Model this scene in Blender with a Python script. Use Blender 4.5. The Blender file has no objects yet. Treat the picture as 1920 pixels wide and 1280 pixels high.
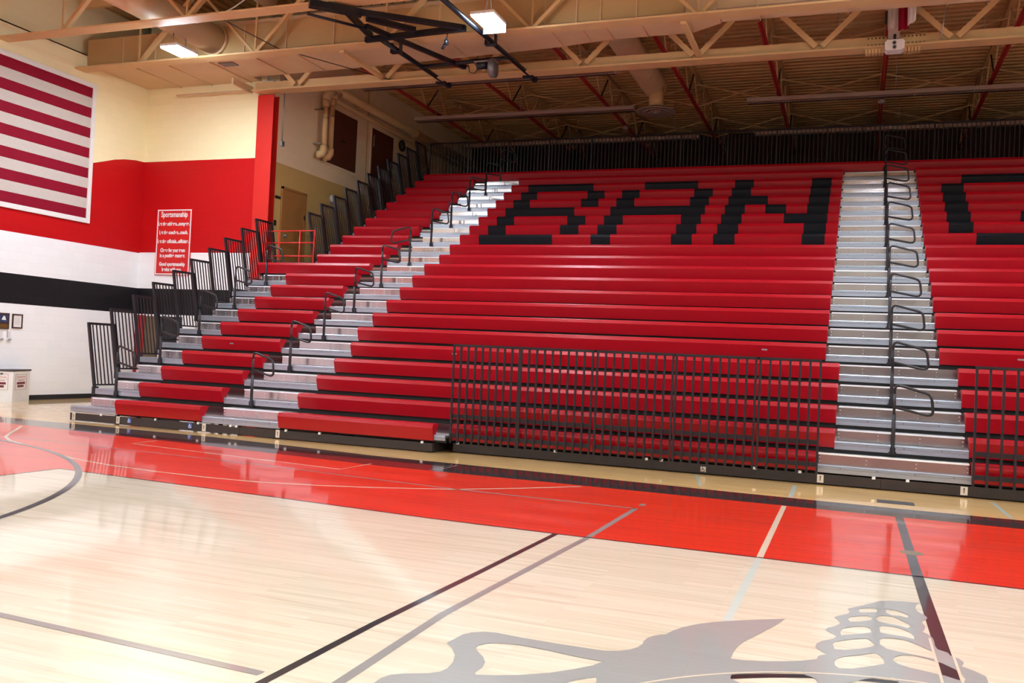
LAMP_STR = 330.
EXPOSURE = 0.
import bpy, bmesh, math, random
from mathutils import Vector, Matrix
from mathutils.geometry import tessellate_polygon
random.seed(7)
C = bpy.context.scene.collection
S = bpy.context.scene
PI = math.pi

# ------------------------------------------------------------------ materials
MATS = {}
def mat(name, col, rough=.5, metal=0., spec=.5, coat=0., coat_rough=.05, noise=0., nscale=8., bump=0., stretch=(1,1,1), emit=None, estr=0.):
    if name in MATS: return MATS[name]
    m = bpy.data.materials.new(name); m.use_nodes = True
    nt = m.node_tree; b = nt.nodes['Principled BSDF']
    b.inputs['Base Color'].default_value = (*col, 1)
    b.inputs['Roughness'].default_value = rough
    b.inputs['Metallic'].default_value = metal
    b.inputs['Specular IOR Level'].default_value = spec
    b.inputs['Coat Weight'].default_value = coat
    b.inputs['Coat Roughness'].default_value = coat_rough
    if emit:
        b.inputs['Emission Color'].default_value = (*emit, 1)
        b.inputs['Emission Strength'].default_value = estr
    if noise or bump:
        tc = nt.nodes.new('ShaderNodeTexCoord'); mp = nt.nodes.new('ShaderNodeMapping')
        mp.inputs['Scale'].default_value = stretch
        nt.links.new(tc.outputs['Object'], mp.inputs['Vector'])
        nz = nt.nodes.new('ShaderNodeTexNoise'); nz.inputs['Scale'].default_value = nscale
        nz.inputs['Detail'].default_value = 4
        nt.links.new(mp.outputs['Vector'], nz.inputs['Vector'])
        if noise:
            rp = nt.nodes.new('ShaderNodeValToRGB')
            rp.color_ramp.elements[0].position = .3; rp.color_ramp.elements[1].position = .7
            rp.color_ramp.elements[0].color = (*[c*(1-noise) for c in col], 1)
            rp.color_ramp.elements[1].color = (*[min(1, c*(1+noise)) for c in col], 1)
            nt.links.new(nz.outputs['Fac'], rp.inputs['Fac'])
            nt.links.new(rp.outputs['Color'], b.inputs['Base Color'])
        if bump:
            bp = nt.nodes.new('ShaderNodeBump'); bp.inputs['Strength'].default_value = bump; bp.inputs['Distance'].default_value = .01
            nt.links.new(nz.outputs['Fac'], bp.inputs['Height']); nt.links.new(bp.outputs['Normal'], b.inputs['Normal'])
    MATS[name] = m
    return m

def block_mat(name, col, axes='YZ', rough=.45, joint=.96, contrast=.012):
    """painted concrete block: running bond joints pressed into the paint"""
    if name in MATS: return MATS[name]
    m = bpy.data.materials.new(name); m.use_nodes = True
    nt = m.node_tree; b = nt.nodes['Principled BSDF']; b.inputs['Roughness'].default_value = rough
    b.inputs['Specular IOR Level'].default_value = .22
    tc = nt.nodes.new('ShaderNodeTexCoord'); sp = nt.nodes.new('ShaderNodeSeparateXYZ'); cb = nt.nodes.new('ShaderNodeCombineXYZ')
    nt.links.new(tc.outputs['Object'], sp.inputs[0])
    nt.links.new(sp.outputs[axes[0]], cb.inputs[0]); nt.links.new(sp.outputs[axes[1]], cb.inputs[1])
    br = nt.nodes.new('ShaderNodeTexBrick')
    br.inputs['Scale'].default_value = 1; br.inputs['Brick Width'].default_value = .406; br.inputs['Row Height'].default_value = .203
    br.inputs['Mortar Size'].default_value = .006; br.inputs['Mortar Smooth'].default_value = .4; br.inputs['Bias'].default_value = 0
    br.inputs['Color1'].default_value = (*[c*(1-contrast) for c in col], 1)
    br.inputs['Color2'].default_value = (*[min(1, c*(1+contrast)) for c in col], 1)
    br.inputs['Mortar'].default_value = (*[c*joint for c in col], 1)
    nt.links.new(cb.outputs[0], br.inputs['Vector']); nt.links.new(br.outputs['Color'], b.inputs['Base Color'])
    nz = nt.nodes.new('ShaderNodeTexNoise'); nz.inputs['Scale'].default_value = 60; nt.links.new(tc.outputs['Object'], nz.inputs['Vector'])
    mx = nt.nodes.new('ShaderNodeMath'); mx.operation = 'MULTIPLY_ADD'; mx.inputs[1].default_value = .12
    inv = nt.nodes.new('ShaderNodeMath'); inv.operation = 'SUBTRACT'; inv.inputs[0].default_value = 1
    nt.links.new(br.outputs['Fac'], inv.inputs[1]); nt.links.new(nz.outputs['Fac'], mx.inputs[0]); nt.links.new(inv.outputs[0], mx.inputs[2])
    bp = nt.nodes.new('ShaderNodeBump'); bp.inputs['Strength'].default_value = .3; bp.inputs['Distance'].default_value = .006
    nt.links.new(mx.outputs[0], bp.inputs['Height']); nt.links.new(bp.outputs['Normal'], b.inputs['Normal'])
    MATS[name] = m
    return m

def wood_mat(name, c1, c2, streak, rough=.32, coat=1., grain=.5, coat_rough=.06, lo=.56, hi=.78):
    """strip floor: narrow boards running along X under a gloss finish"""
    m = bpy.data.materials.new(name); m.use_nodes = True
    nt = m.node_tree; b = nt.nodes['Principled BSDF']
    b.inputs['Roughness'].default_value = rough; b.inputs['Coat Weight'].default_value = coat
    b.inputs['Coat Roughness'].default_value = coat_rough; b.inputs['Coat IOR'].default_value = 1.5
    b.inputs['Specular IOR Level'].default_value = .3
    tc = nt.nodes.new('ShaderNodeTexCoord')
    br = nt.nodes.new('ShaderNodeTexBrick'); br.offset = .37; br.offset_frequency = 3
    br.inputs['Scale'].default_value = 1; br.inputs['Brick Width'].default_value = .9; br.inputs['Row Height'].default_value = .057
    br.inputs['Mortar Size'].default_value = .0007; br.inputs['Mortar Smooth'].default_value = .1
    br.inputs['Color1'].default_value = (*c1, 1); br.inputs['Color2'].default_value = (*c2, 1)
    br.inputs['Mortar'].default_value = (*[c*.75 for c in c2], 1)
    nt.links.new(tc.outputs['Object'], br.inputs['Vector'])
    mp = nt.nodes.new('ShaderNodeMapping'); mp.inputs['Scale'].default_value = (.9, 17, 1)
    nt.links.new(tc.outputs['Object'], mp.inputs['Vector'])
    nz = nt.nodes.new('ShaderNodeTexNoise'); nz.inputs['Scale'].default_value = 1; nz.inputs['Detail'].default_value = 5
    nt.links.new(mp.outputs['Vector'], nz.inputs['Vector'])
    rp = nt.nodes.new('ShaderNodeValToRGB'); rp.color_ramp.elements[0].position = lo; rp.color_ramp.elements[1].position = hi
    rp.color_ramp.elements[0].color = (0, 0, 0, 1); rp.color_ramp.elements[1].color = (1, 1, 1, 1)
    nt.links.new(nz.outputs['Fac'], rp.inputs['Fac'])
    ml = nt.nodes.new('ShaderNodeMath'); ml.operation = 'MULTIPLY'; ml.inputs[1].default_value = grain
    nt.links.new(rp.outputs['Color'], ml.inputs[0])
    mx = nt.nodes.new('ShaderNodeMixRGB'); mx.inputs['Color2'].default_value = (*streak, 1)
    nt.links.new(ml.outputs[0], mx.inputs['Fac']); nt.links.new(br.outputs['Color'], mx.inputs['Color1'])
    nt.links.new(mx.outputs['Color'], b.inputs['Base Color'])
    MATS[name] = m
    return m

M_WOOD = wood_mat('maple court', (.81, .70, .53), (.71, .60, .43), (.48, .33, .19), grain=.6, lo=.52, hi=.78)
M_WOODB = wood_mat('maple border', (.88, .57, .24), (.76, .46, .17), (.46, .24, .07), grain=.6, lo=.5, hi=.76)
M_FRED = wood_mat('court red paint', (.80, .036, .005), (.70, .026, .004), (.42, .006, .001), grain=.75, coat=.8, lo=.48, hi=.74)
M_FBLK = wood_mat('court black paint', (.016, .014, .016), (.013, .012, .014), (.02, .016, .016), grain=.3)
M_FGRY = wood_mat('court grey paint', (.36, .345, .32), (.35, .335, .31), (.33, .31, .28), grain=.2)
M_FLIN = wood_mat('court grey line', (.30, .27, .25), (.29, .26, .24), (.27, .24, .22), grain=.2)
M_FCRM = wood_mat('court cream line', (.80, .66, .48), (.78, .64, .46), (.7, .5, .35), grain=.2)
M_FMNT = wood_mat('court pale blue line', (.62, .70, .62), (.60, .68, .60), (.5, .55, .45), grain=.2)
M_FDOT = wood_mat('court olive spot', (.20, .13, .05), (.20, .13, .05), (.15, .1, .04), grain=.2)

M_SEAT = mat('red seat plastic', (.38, .0005, .008), .34, spec=.35, noise=.06, nscale=25, bump=.04)
M_SEATB = mat('black seat plastic', (.006, .007, .010), .45, spec=.22, noise=.08, nscale=25, bump=.04)
M_ALU = mat('brushed aluminium', (.68, .69, .72), .3, 1., noise=.04, nscale=3, stretch=(.6, 40, 40))
M_ALUR = mat('mill aluminium riser', (.52, .51, .52), .21, 1., noise=.03, nscale=1.5, stretch=(3, 1, .2))
M_LIP = mat('polished step lip', (.90, .91, .93), .5, .2, noise=.03, nscale=3)
M_NOSE = mat('anodised nosing', (.40, .44, .50), .38, .75, noise=.04, nscale=4, stretch=(.5, 40, 40))
M_RAIL = mat('dark bronze powder coat', (.018, .0145, .017), .36, spec=.42, noise=.1, nscale=60)
M_SKIRT = mat('dark brown skirt board', (.026, .020, .018), .45, noise=.15, nscale=6, stretch=(.4, 1, 4))
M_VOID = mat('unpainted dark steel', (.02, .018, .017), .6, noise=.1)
M_CREAM = mat('cream painted steel', (.63, .42, .19), .5, noise=.05, nscale=3)
M_DUCT = mat('painted sheet metal duct', (.63, .45, .26), .5, noise=.04, nscale=2)
M_DECK = mat('painted roof deck', (.60, .38, .15), .6, noise=.08, nscale=4)
M_JOIST = mat('red painted steel', (.42, .012, .012), .45, noise=.06, nscale=5)
M_REDSTEEL = mat('red column paint', (.60, .018, .012), .4, noise=.04, nscale=3)
M_BLKSTEEL = mat('black painted steel', (.008, .010, .015), .3, spec=.35, noise=.1, nscale=12)
M_FACE = mat('shade-toned duct face', (.50, .33, .14), .5, noise=.04, nscale=2)  # duct colour darkened so the front's shade is painted in
M_WHITE = mat('white enamel', (.78, .77, .75), .4, noise=.03)
M_STICK = mat('cream sticker', (.66, .60, .50), .5, noise=.05)
M_INK = mat('dark ink', (.10, .05, .03), .5, noise=.05)
M_BLUE = mat('blue sticker', (.03, .10, .36), .4, noise=.05)
M_BROWN = mat('brown door paint', (.105, .030, .014), .5, noise=.06, nscale=3)
M_TAN = mat('tan door paint', (.40, .18, .05), .45, noise=.06, nscale=3)
M_BRASS = mat('worn metal', (.4, .36, .3), .35, 1., noise=.1)
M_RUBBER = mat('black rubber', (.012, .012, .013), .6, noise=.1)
M_GREYP = mat('grey plastic', (.30, .29, .29), .5, noise=.05)
M_GALV = mat('galvanised metal', (.45, .44, .43), .4, .8, noise=.1, nscale=20)
M_FLUO = mat('fixture enamel', (.46, .38, .33), .4, noise=.03)
M_LOUV = mat('polished louvre', (.5, .47, .45), .16, 1., noise=.05)
M_LAMP = mat('led panel', (.9, .9, .9), .4, noise=.01, emit=(.87, .995, 1.10), estr=LAMP_STR if 'LAMP_STR' in globals() else 100.)
M_FLAGR = mat('red flag cloth', (.24, .003, .02), .8, spec=.2, noise=.08, nscale=14, bump=.2, stretch=(1, 5, 1))
M_FLAGW = mat('white flag cloth', (.55, .49, .44), .8, spec=.2, noise=.06, nscale=14, bump=.2, stretch=(1, 5, 1))
M_FLAGB = mat('blue flag cloth', (.02, .03, .12), .8, spec=.2, noise=.08, nscale=14)
M_SIGNR = mat('red sign face', (.62, .012, .010), .45, noise=.03)
M_SIGNW = mat('white sign ink', (.82, .80, .80), .5, noise=.02)
M_PAPER = mat('paper', (.80, .77, .75), .6, noise=.02)
M_WOODF = mat('dark picture frame', (.06, .02, .015), .4, noise=.2, nscale=20)
M_PHOTO = mat('printed photograph', (.03, .05, .12), .35, noise=.7, nscale=14)
M_MAROON = mat('dark red print', (.16, .008, .02), .5, noise=.05)
M_PINK = mat('pink print', (.62, .30, .30), .5, noise=.05)
M_YELL = mat('yellow print', (.75, .42, .02), .5, noise=.05)
M_BASE = mat('black vinyl base', (.010, .010, .016), .45, noise=.1)

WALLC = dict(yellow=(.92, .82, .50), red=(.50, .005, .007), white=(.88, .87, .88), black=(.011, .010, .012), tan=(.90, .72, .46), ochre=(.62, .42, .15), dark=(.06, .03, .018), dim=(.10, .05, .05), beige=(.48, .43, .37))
def wm(c, ax): return block_mat('painted block %s %s' % (c, ax), WALLC[c], ax)

# ------------------------------------------------------------------ mesh helpers
class MB:
    def __init__(s): s.v = []; s.f = []; s.mi = []; s.mats = []; s.smooth = []
    def _m(s, m):
        if m is None: return 0
        if m not in s.mats: s.mats.append(m)
        return s.mats.index(m)
    def add(s, vs, fs, m=None, smooth=False):
        o = len(s.v); s.v += [tuple(p) for p in vs]; k = s._m(m)
        for f in fs: s.f.append(tuple(i+o for i in f)); s.mi.append(k); s.smooth.append(smooth)
        return s
    def box(s, x0, x1, y0, y1, z0, z1, m=None):
        vs = [(x, y, z) for z in (z0, z1) for y in (y0, y1) for x in (x0, x1)]
        return s.add(vs, [(0,2,3,1),(4,5,7,6),(0,1,5,4),(2,6,7,3),(0,4,6,2),(1,3,7,5)], m)
    def prism(s, prof, a0, a1, axis='X', m=None, smooth=False):
        """extrude a closed profile; prof is (y,z) for X, (x,z) for Y, (x,y) for Z"""
        n = len(prof)
        def p(q, a):
            return (a, q[0], q[1]) if axis == 'X' else (q[0], a, q[1]) if axis == 'Y' else (q[0], q[1], a)
        vs = [p(q, a0) for q in prof]+[p(q, a1) for q in prof]
        fs = [(i, (i+1) % n, n+(i+1) % n, n+i) for i in range(n)]
        s.add(vs, fs, m, smooth)
        tr = tessellate_polygon([[Vector((q[0], q[1], 0)) for q in prof]])
        s.add([p(q, a0) for q in prof], tr, m); s.add([p(q, a1) for q in prof], tr, m)
        return s
    def bar(s, p0, p1, w, h=None, m=None, up=(0, 0, 1)):
        p0, p1 = Vector(p0), Vector(p1); d = (p1-p0).normalized(); h = w if h is None else h
        u = Vector(up)
        if abs(d.dot(u)) > .97: u = Vector((0, 1, 0)) if abs(d.y) < .9 else Vector((1, 0, 0))
        a = d.cross(u).normalized()*w/2; b = a.cross(d).normalized()*h/2
        vs = [p+sa*a+sb*b for p in (p0, p1) for sa, sb in ((-1,-1),(1,-1),(1,1),(-1,1))]
        return s.add(vs, [(0,3,2,1),(4,5,6,7),(0,1,5,4),(1,2,6,5),(2,3,7,6),(3,0,4,7)], m)
    def tube(s, pts, r, n=8, m=None, closed=False, caps=True):
        pts = [Vector(p) for p in pts]; k = len(pts); rings = []
        prev = None
        for i, p in enumerate(pts):
            if closed: t = (pts[(i+1) % k]-pts[i-1]).normalized()
            elif i == 0: t = (pts[1]-p).normalized()
            elif i == k-1: t = (p-pts[i-1]).normalized()
            else: t = ((pts[i+1]-p).normalized()+(p-pts[i-1]).normalized()).normalized()
            if prev is None:
                u = Vector((0, 0, 1)) if abs(t.z) < .9 else Vector((1, 0, 0))
                a = t.cross(u).normalized()
            else:
                a = (prev-t*prev.dot(t)).normalized()
            prev = a; b = t.cross(a); rr = r[i] if isinstance(r, (list, tuple)) else r
            rings.append([p+rr*(math.cos(2*PI*j/n)*a+math.sin(2*PI*j/n)*b) for j in range(n)])
        vs = [q for g in rings for q in g]; fs = []
        for i in range(k if closed else k-1):
            o, o2 = i*n, ((i+1) % k)*n
            fs += [(o+j, o+(j+1) % n, o2+(j+1) % n, o2+j) for j in range(n)]
        s.add(vs, fs, m, True)
        if caps and not closed:
            s.add(rings[0], [tuple(range(n))[::-1]], m); s.add(rings[-1], [tuple(range(n))], m)
        return s
    def lathe(s, prof, c, n=24, m=None, axis='Z', smooth=True):
        vs = []; k = len(prof)
        for r, h in prof:
            for j in range(n):
                a = 2*PI*j/n; x, y = r*math.cos(a), r*math.sin(a)
                vs.append((c[0]+x, c[1]+y, c[2]+h) if axis == 'Z' else (c[0]+x, c[1]+h, c[2]+y) if axis == 'Y' else (c[0]+h, c[1]+x, c[2]+y))
        fs = [(i*n+j, i*n+(j+1) % n, (i+1)*n+(j+1) % n, (i+1)*n+j) for i in range(k-1) for j in range(n)]
        return s.add(vs, fs, m, smooth)
    def poly(s, outer, holes=(), z=0., m=None, plane='XY', up=True):
        """flat polygon with holes"""
        loops = [outer]+list(holes); allp = [q for l in loops for q in l]
        tr = tessellate_polygon([[Vector((q[0], q[1], 0)) for q in l] for l in loops])
        vs = [(q[0], q[1], z) if plane == 'XY' else (z, q[0], q[1]) if plane == 'YZ' else (q[0], z, q[1]) for q in allp]
        out = []
        for t in tr:
            a, b, c = [Vector(vs[i]) for i in t]; nrm = (b-a).cross(c-a)
            k = nrm.z if plane == 'XY' else nrm.x if plane == 'YZ' else nrm.y
            if (k < 0) == up: t = (t[0], t[2], t[1])
            out.append(tuple(t))
        return s.add(vs, out, m)
    def strip(s, pts, w, z, m=None):
        """flat line of width w through floor points"""
        pts = [Vector((p[0], p[1], 0)) for p in pts]; L = []; R = []; k = len(pts)
        for i, p in enumerate(pts):
            t = (pts[min(i+1, k-1)]-pts[max(i-1, 0)]).normalized(); nrm = Vector((-t.y, t.x, 0))*w/2
            L.append(p+nrm); R.append(p-nrm)
        vs = [(q.x, q.y, z) for q in L]+[(q.x, q.y, z) for q in R]
        return s.add(vs, [(k+i, k+i+1, i+1, i) for i in range(k-1)], m)
    def build(s, name, m=None, parent=None, loc=None):
        me = bpy.data.meshes.new(name); me.from_pydata(s.v, [], s.f)
        ms = s.mats if s.mats else [m]
        for q in ms: me.materials.append(q)
        if s.mats: me.polygons.foreach_set('material_index', s.mi)
        me.polygons.foreach_set('use_smooth', s.smooth)
        bm = bmesh.new(); bm.from_mesh(me); bmesh.ops.remove_doubles(bm, verts=bm.verts, dist=1e-5)
        bm.to_mesh(me); bm.free(); me.update()
        o = bpy.data.objects.new(name, me); C.objects.link(o)
        if parent is not None:
            o.parent = parent
            o.matrix_parent_inverse = Matrix.Translation(parent.location).inverted() if WORLDPARENT[0] else Matrix()
        if loc is not None: o.location = loc
        return o
WORLDPARENT = [True]     # children are modelled in world coordinates; the inverse of the parent's place is stored

def tag(o, label, cat, group=None, kind=None):
    if label: o['label'] = label
    if cat: o['category'] = cat
    if group: o['group'] = group
    if kind: o['kind'] = kind
    return o
def thing(name, label, cat, loc=(0, 0, 0), group=None):
    o = bpy.data.objects.new(name, None); C.objects.link(o); o.location = loc; o.empty_display_size = .2
    return tag(o, label, cat, group)
def struct(o): o['kind'] = 'structure'; return o
KIDS = {}
def copy_tree(root, delta, label=None):
    r = root.copy(); C.objects.link(r); r.location = root.location+Vector(delta)
    if label: r['label'] = label
    for ch in root.children:
        c = ch.copy(); C.objects.link(c); c.parent = r; c.matrix_parent_inverse = ch.matrix_parent_inverse.copy()
        for g in ch.children:
            d = g.copy(); C.objects.link(d); d.parent = c; d.matrix_parent_inverse = g.matrix_parent_inverse.copy()
    return r
ORD = ['zeroth','first','second','third','fourth','fifth','sixth','seventh','eighth','ninth','tenth','eleventh','twelfth','thirteenth','fourteenth','fifteenth','sixteenth','seventeenth','eighteenth','nineteenth','twentieth','twenty-first','twenty-second']

def text_mesh(body, size, bold=0., sx=1., align='CENTER'):
    cu = bpy.data.curves.new('lettering', 'FONT'); cu.body = body; cu.size = size; cu.offset = bold
    cu.align_x = align; cu.align_y = 'CENTER'; cu.fill_mode = 'FRONT'
    o = bpy.data.objects.new('lettering', cu); C.objects.link(o)
    dg = bpy.context.evaluated_depsgraph_get(); dg.update()
    me = bpy.data.meshes.new_from_object(o.evaluated_get(dg))
    vs = [(v.co.x*sx, v.co.y) for v in me.vertices]; fs = [tuple(p.vertices) for p in me.polygons]
    bpy.data.objects.remove(o); bpy.data.curves.remove(cu); bpy.data.meshes.remove(me)
    return vs, fs
LOGO_OUT=[(0.502,-9.271),(0.498,-9.166),(0.500,-9.074),(0.499,-9.005),(0.518,-8.947),(0.564,-8.905),(0.668,-8.845),(0.711,-8.794),(0.721,-8.734),(0.709,-8.642),(0.674,-8.539),(0.615,-8.443),(0.552,-8.374),(0.560,-8.309),(0.568,-8.200),(0.598,-8.138),(0.654,-8.090),(0.723,-8.074),(0.897,-8.090),(1.115,-8.093),(1.306,-8.087),(1.357,-8.082),(1.418,-8.052),(1.473,-7.995),(1.502,-7.931),(1.512,-7.864),(1.507,-7.811),(1.514,-7.736),(1.537,-7.681),(1.565,-7.646),(1.595,-7.623),(1.618,-7.527),(1.658,-7.426),(1.724,-7.320),(1.811,-7.219),(1.947,-7.103),(2.081,-7.002),(2.212,-6.912),(2.161,-7.107),(2.089,-7.340),(2.028,-7.522),(2.003,-7.638),(1.994,-7.750),(1.994,-7.853),(1.995,-7.880),(2.061,-7.871),(2.161,-7.835),(2.260,-7.783),(2.329,-7.740),(2.341,-7.731),(2.390,-7.686),(2.425,-7.653),(2.426,-7.611),(2.438,-7.577),(2.473,-7.535),(2.448,-7.504),(2.421,-7.461),(2.408,-7.407),(2.414,-7.353),(2.439,-7.287),(2.498,-7.212),(2.515,-7.156),(2.501,-7.113),(2.472,-7.073),(2.450,-7.045),(2.462,-6.988),(2.498,-6.932),(2.529,-6.860),(2.531,-6.818),(2.516,-6.753),(2.494,-6.715),(2.517,-6.664),(2.571,-6.581),(2.587,-6.528),(2.582,-6.482),(2.573,-6.442),(2.626,-6.362),(2.708,-6.229),(2.781,-6.100),(2.846,-6.056),(2.943,-6.026),(3.038,-6.014),(3.008,-6.097),(2.999,-6.186),(3.007,-6.264),(3.031,-6.317),(3.052,-6.370),(3.056,-6.427),(3.021,-6.515),(3.016,-6.555),(3.026,-6.609),(3.026,-6.669),(3.015,-6.734),(3.004,-6.774),(3.027,-6.807),(3.050,-6.872),(3.055,-6.945),(3.052,-7.052),(3.060,-7.119),(3.111,-7.160),(3.117,-7.206),(3.158,-7.250),(3.176,-7.296),(3.172,-7.344),(3.157,-7.389),(3.212,-7.438),(3.261,-7.506),(3.260,-7.609),(3.250,-7.745)]
LOGO_HOLES=[[(2.639,-6.449),(2.650,-6.397),(2.701,-6.346),(2.744,-6.329),(2.758,-6.380),(2.751,-6.433),(2.711,-6.461),(2.650,-6.497)],
[(2.807,-6.333),(2.825,-6.312),(2.868,-6.312),(2.914,-6.357),(2.942,-6.407),(2.941,-6.452),(2.930,-6.474),(2.892,-6.449),(2.844,-6.464),(2.812,-6.416)],
[(2.576,-6.706),(2.589,-6.653),(2.649,-6.588),(2.704,-6.557),(2.724,-6.609),(2.714,-6.660),(2.660,-6.720),(2.590,-6.768)],
[(2.742,-6.599),(2.764,-6.527),(2.807,-6.492),(2.854,-6.496),(2.904,-6.581),(2.939,-6.635),(2.937,-6.696),(2.925,-6.731),(2.870,-6.698),(2.795,-6.685),(2.755,-6.659)],
[(2.535,-7.038),(2.550,-6.949),(2.613,-6.872),(2.677,-6.831),(2.705,-6.874),(2.712,-6.950),(2.646,-7.020),(2.541,-7.108)],
[(2.760,-6.796),(2.781,-6.760),(2.834,-6.742),(2.889,-6.770),(2.931,-6.827),(2.951,-6.905),(2.945,-6.974),(2.898,-6.946),(2.815,-6.937),(2.760,-6.923)],
[(2.499,-7.327),(2.507,-7.270),(2.591,-7.171),(2.684,-7.100),(2.711,-7.157),(2.727,-7.211),(2.709,-7.258),(2.644,-7.337),(2.565,-7.401),(2.510,-7.415)],
[(2.753,-7.092),(2.773,-7.042),(2.824,-7.016),(2.894,-7.013),(2.970,-7.097),(3.037,-7.191),(3.040,-7.257),(3.032,-7.323),(2.957,-7.303),(2.855,-7.281),(2.788,-7.258),(2.753,-7.186)],
[(2.513,-7.656),(2.526,-7.585),(2.561,-7.534),(2.644,-7.455),(2.723,-7.373),(2.748,-7.408),(2.764,-7.465),(2.768,-7.554),(2.692,-7.639),(2.603,-7.728),(2.538,-7.757),(2.518,-7.716)],
[(2.810,-7.458),(2.825,-7.394),(2.863,-7.339),(2.921,-7.313),(2.995,-7.339),(3.062,-7.386),(3.118,-7.463),(3.147,-7.559),(3.152,-7.622),(3.144,-7.659),(3.106,-7.639),(3.058,-7.607),(2.978,-7.581),(2.892,-7.558),(2.835,-7.518)],
[(2.589,-7.973),(2.622,-7.926),(2.665,-7.871),(2.718,-7.828),(2.805,-7.778),(2.816,-7.810),(2.826,-7.844),(2.781,-7.915),(2.687,-7.981)],
[(0.728,-8.387),(0.721,-8.332),(0.748,-8.275),(0.790,-8.245),(0.906,-8.217),(1.087,-8.227),(1.268,-8.256),(1.389,-8.259),(1.360,-8.343),(1.284,-8.449),(1.195,-8.555),(1.068,-8.658),(0.968,-8.716),(0.883,-8.751),(0.868,-8.730),(0.872,-8.645),(0.854,-8.563),(0.813,-8.491),(0.763,-8.434)],
[(1.312,-8.648),(1.347,-8.581),(1.420,-8.504),(1.436,-8.553),(1.448,-8.663),(1.395,-8.692)],
[(2.031,-8.196),(2.030,-8.132),(2.155,-8.048),(2.269,-7.979),(2.296,-7.950),(2.358,-7.911),(2.374,-7.928),(2.377,-7.957),(2.407,-7.971),(2.427,-7.992),(2.440,-8.045),(2.428,-8.133),(2.178,-8.285),(2.082,-8.238)]]
# ------------------------------------------------------------------ the hall
XL, XR, YB, YF = -15.75, 21.9, 6.72, -24.
XC = 3.08                                    # centre line of the hall
XA, XAR = -11.6, 17.76                       # side walls of the raised seating bay
YBACK = 19.5
ROOF, BAYROOF = 10.2, 9.72

fl = MB(); fl.box(XL-.3, XR+.3, YF-.3, YB+.1, -.2, 0., M_WOODB)
floor = struct(fl.build('floor'))
def deco(name, mb, m, label=None):
    o = mb.build(name, m, floor)
    if label: o['label'] = label
    return o
Z1, Z2, Z3, Z4, Z5 = .0008, .0016, .0024, .0032, .004
# maple playing area, red apron, black border
blk_top = [(XL+.2, -.20), (-10.33, -.38), (-7.39, -.44), (-5.6, -.67), (-4.02, -.92), (-1.5, -1.02), (1.37, -1.236), (2.9, -1.308), (4.29, -1.329), (12, -1.5), (XR-.2, -1.6)]
blk_bot = [(XL+.2, -.90), (-10.6, -1.15), (-8.65, -1.36), (-6.46, -1.56), (-3.44, -1.92), (-1.2, -1.92), (1.44, -1.96), (2.885, -2.0), (4.19, -2.0), (12, -2.05), (XR-.2, -2.1)]
red_bot = [(-6.13, -4.70), (-5.75, -4.716), (-3.083, -4.908), (-1.169, -5.06), (.108, -5.10), (1.909, -5.10), (3.769, -5.12), (12, -5.15), (XR-.2, -5.2)]
deco('court_maple', MB().poly([(XL+.2, -24)]+[(XL+.2, -4.6)]+red_bot+[(XR-.2, -24)], z=Z1), M_WOOD)
deco('court_border', MB().poly(blk_top+blk_bot[::-1], z=Z1), M_FBLK, 'black painted border band')
deco('court_apron', MB().poly(blk_bot+red_bot[::-1]+[(-6.13, -14.5), (XL+.2, -14.5)], z=Z2), M_FRED, 'red painted apron')
ln = MB().strip(red_bot, .03, Z3).strip([(-6.13, -4.7), (-6.13, -14.5)], .03, Z3)
deco('court_edge_line', ln, M_FBLK)
deco('court_line', MB().strip([(-7.54, -1.50), (-7.467, -2.10), (-5.5, -2.35), (-3.613, -2.59), (-3.6, -1.80)], .04, Z3), M_FCRM, 'thin cream box line')
deco('court_line', MB().strip([(-10.6, -1.3), (-10.1, -1.85), (-9.76, -2.25), (-9.35, -2.68), (-8.88, -3.0), (-8.1, -3.32), (-6.78, -3.9), (-5.9, -4.12), (-5.09, -4.2), (-4.4, -4.21), (-3.75, -4.15), (-3.1, -3.96), (-2.5, -3.70), (-1.7, -3.24), (-1.1, -2.66), (-.534, -2.02)], .045, Z3), M_FCRM, 'curved cream line')
deco('court_line', MB().strip([(-9.2, -2.62), (-6.96, -2.74), (-4.75, -2.88), (-1.72, -3.22), (.43, -3.27)], .045, Z3), M_FLIN)
deco('court_line', MB().strip([(.44, -2.9), (.44, -3.05)], .06, Z3), M_FLIN)
deco('court_line', MB().strip([(.43, -3.25), (.417, -5.14), (.39, -5.7), (.306, -7.89), (.36, -9.3), (.36, -15.9)], .058, Z3), M_FLIN, 'long grey line')
deco('court_line', MB().strip([(.123, -5.11), (.086, -6.78), (.043, -8.27), (.043, -14.1)], .052, Z3), M_FBLK, 'long black line')
deco('court_line', MB().strip([(1.868, -2.0), (1.885, -5.09)], .055, Z3), M_FCRM)
deco('court_line', MB().strip([(1.885, -5.12), (1.88, -7.14)], .055, Z3), M_FMNT, 'pale blue line')
deco('court_line', MB().strip([(1.867, .02), (1.887, -1.22)], .055, Z1), M_FMNT)
deco('court_line', MB().strip([(.5, .28), (.76, -.95)], .04, Z1), M_FMNT)
deco('court_line', MB().strip([(4.26, .09), (4.28, -1.25)], .05, Z1), M_FMNT)
deco('court_line', MB().strip([(-2.60, -1.12), (-2.60, -1.88)], .02, Z2).strip([(-2.68, -1.12), (-2.68, -1.88)], .02, Z2), M_FLIN)
deco('court_line', MB().strip([(-1.9, -9.12), (-1.41, -9.146), (-.03, -9.219)], .06, Z3), M_FLIN, 'short grey line')
arc = [(-10.37+6.68*math.cos(t), -9.6+6.68*math.sin(t)) for t in [math.radians(110-i*2.5) for i in range(90)]]
deco('court_arc', MB().strip(arc, .075, Z4), mat('court dark grey line', (.028, .026, .032), .32, coat=1., noise=.1), 'dark three point arc')
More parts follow.
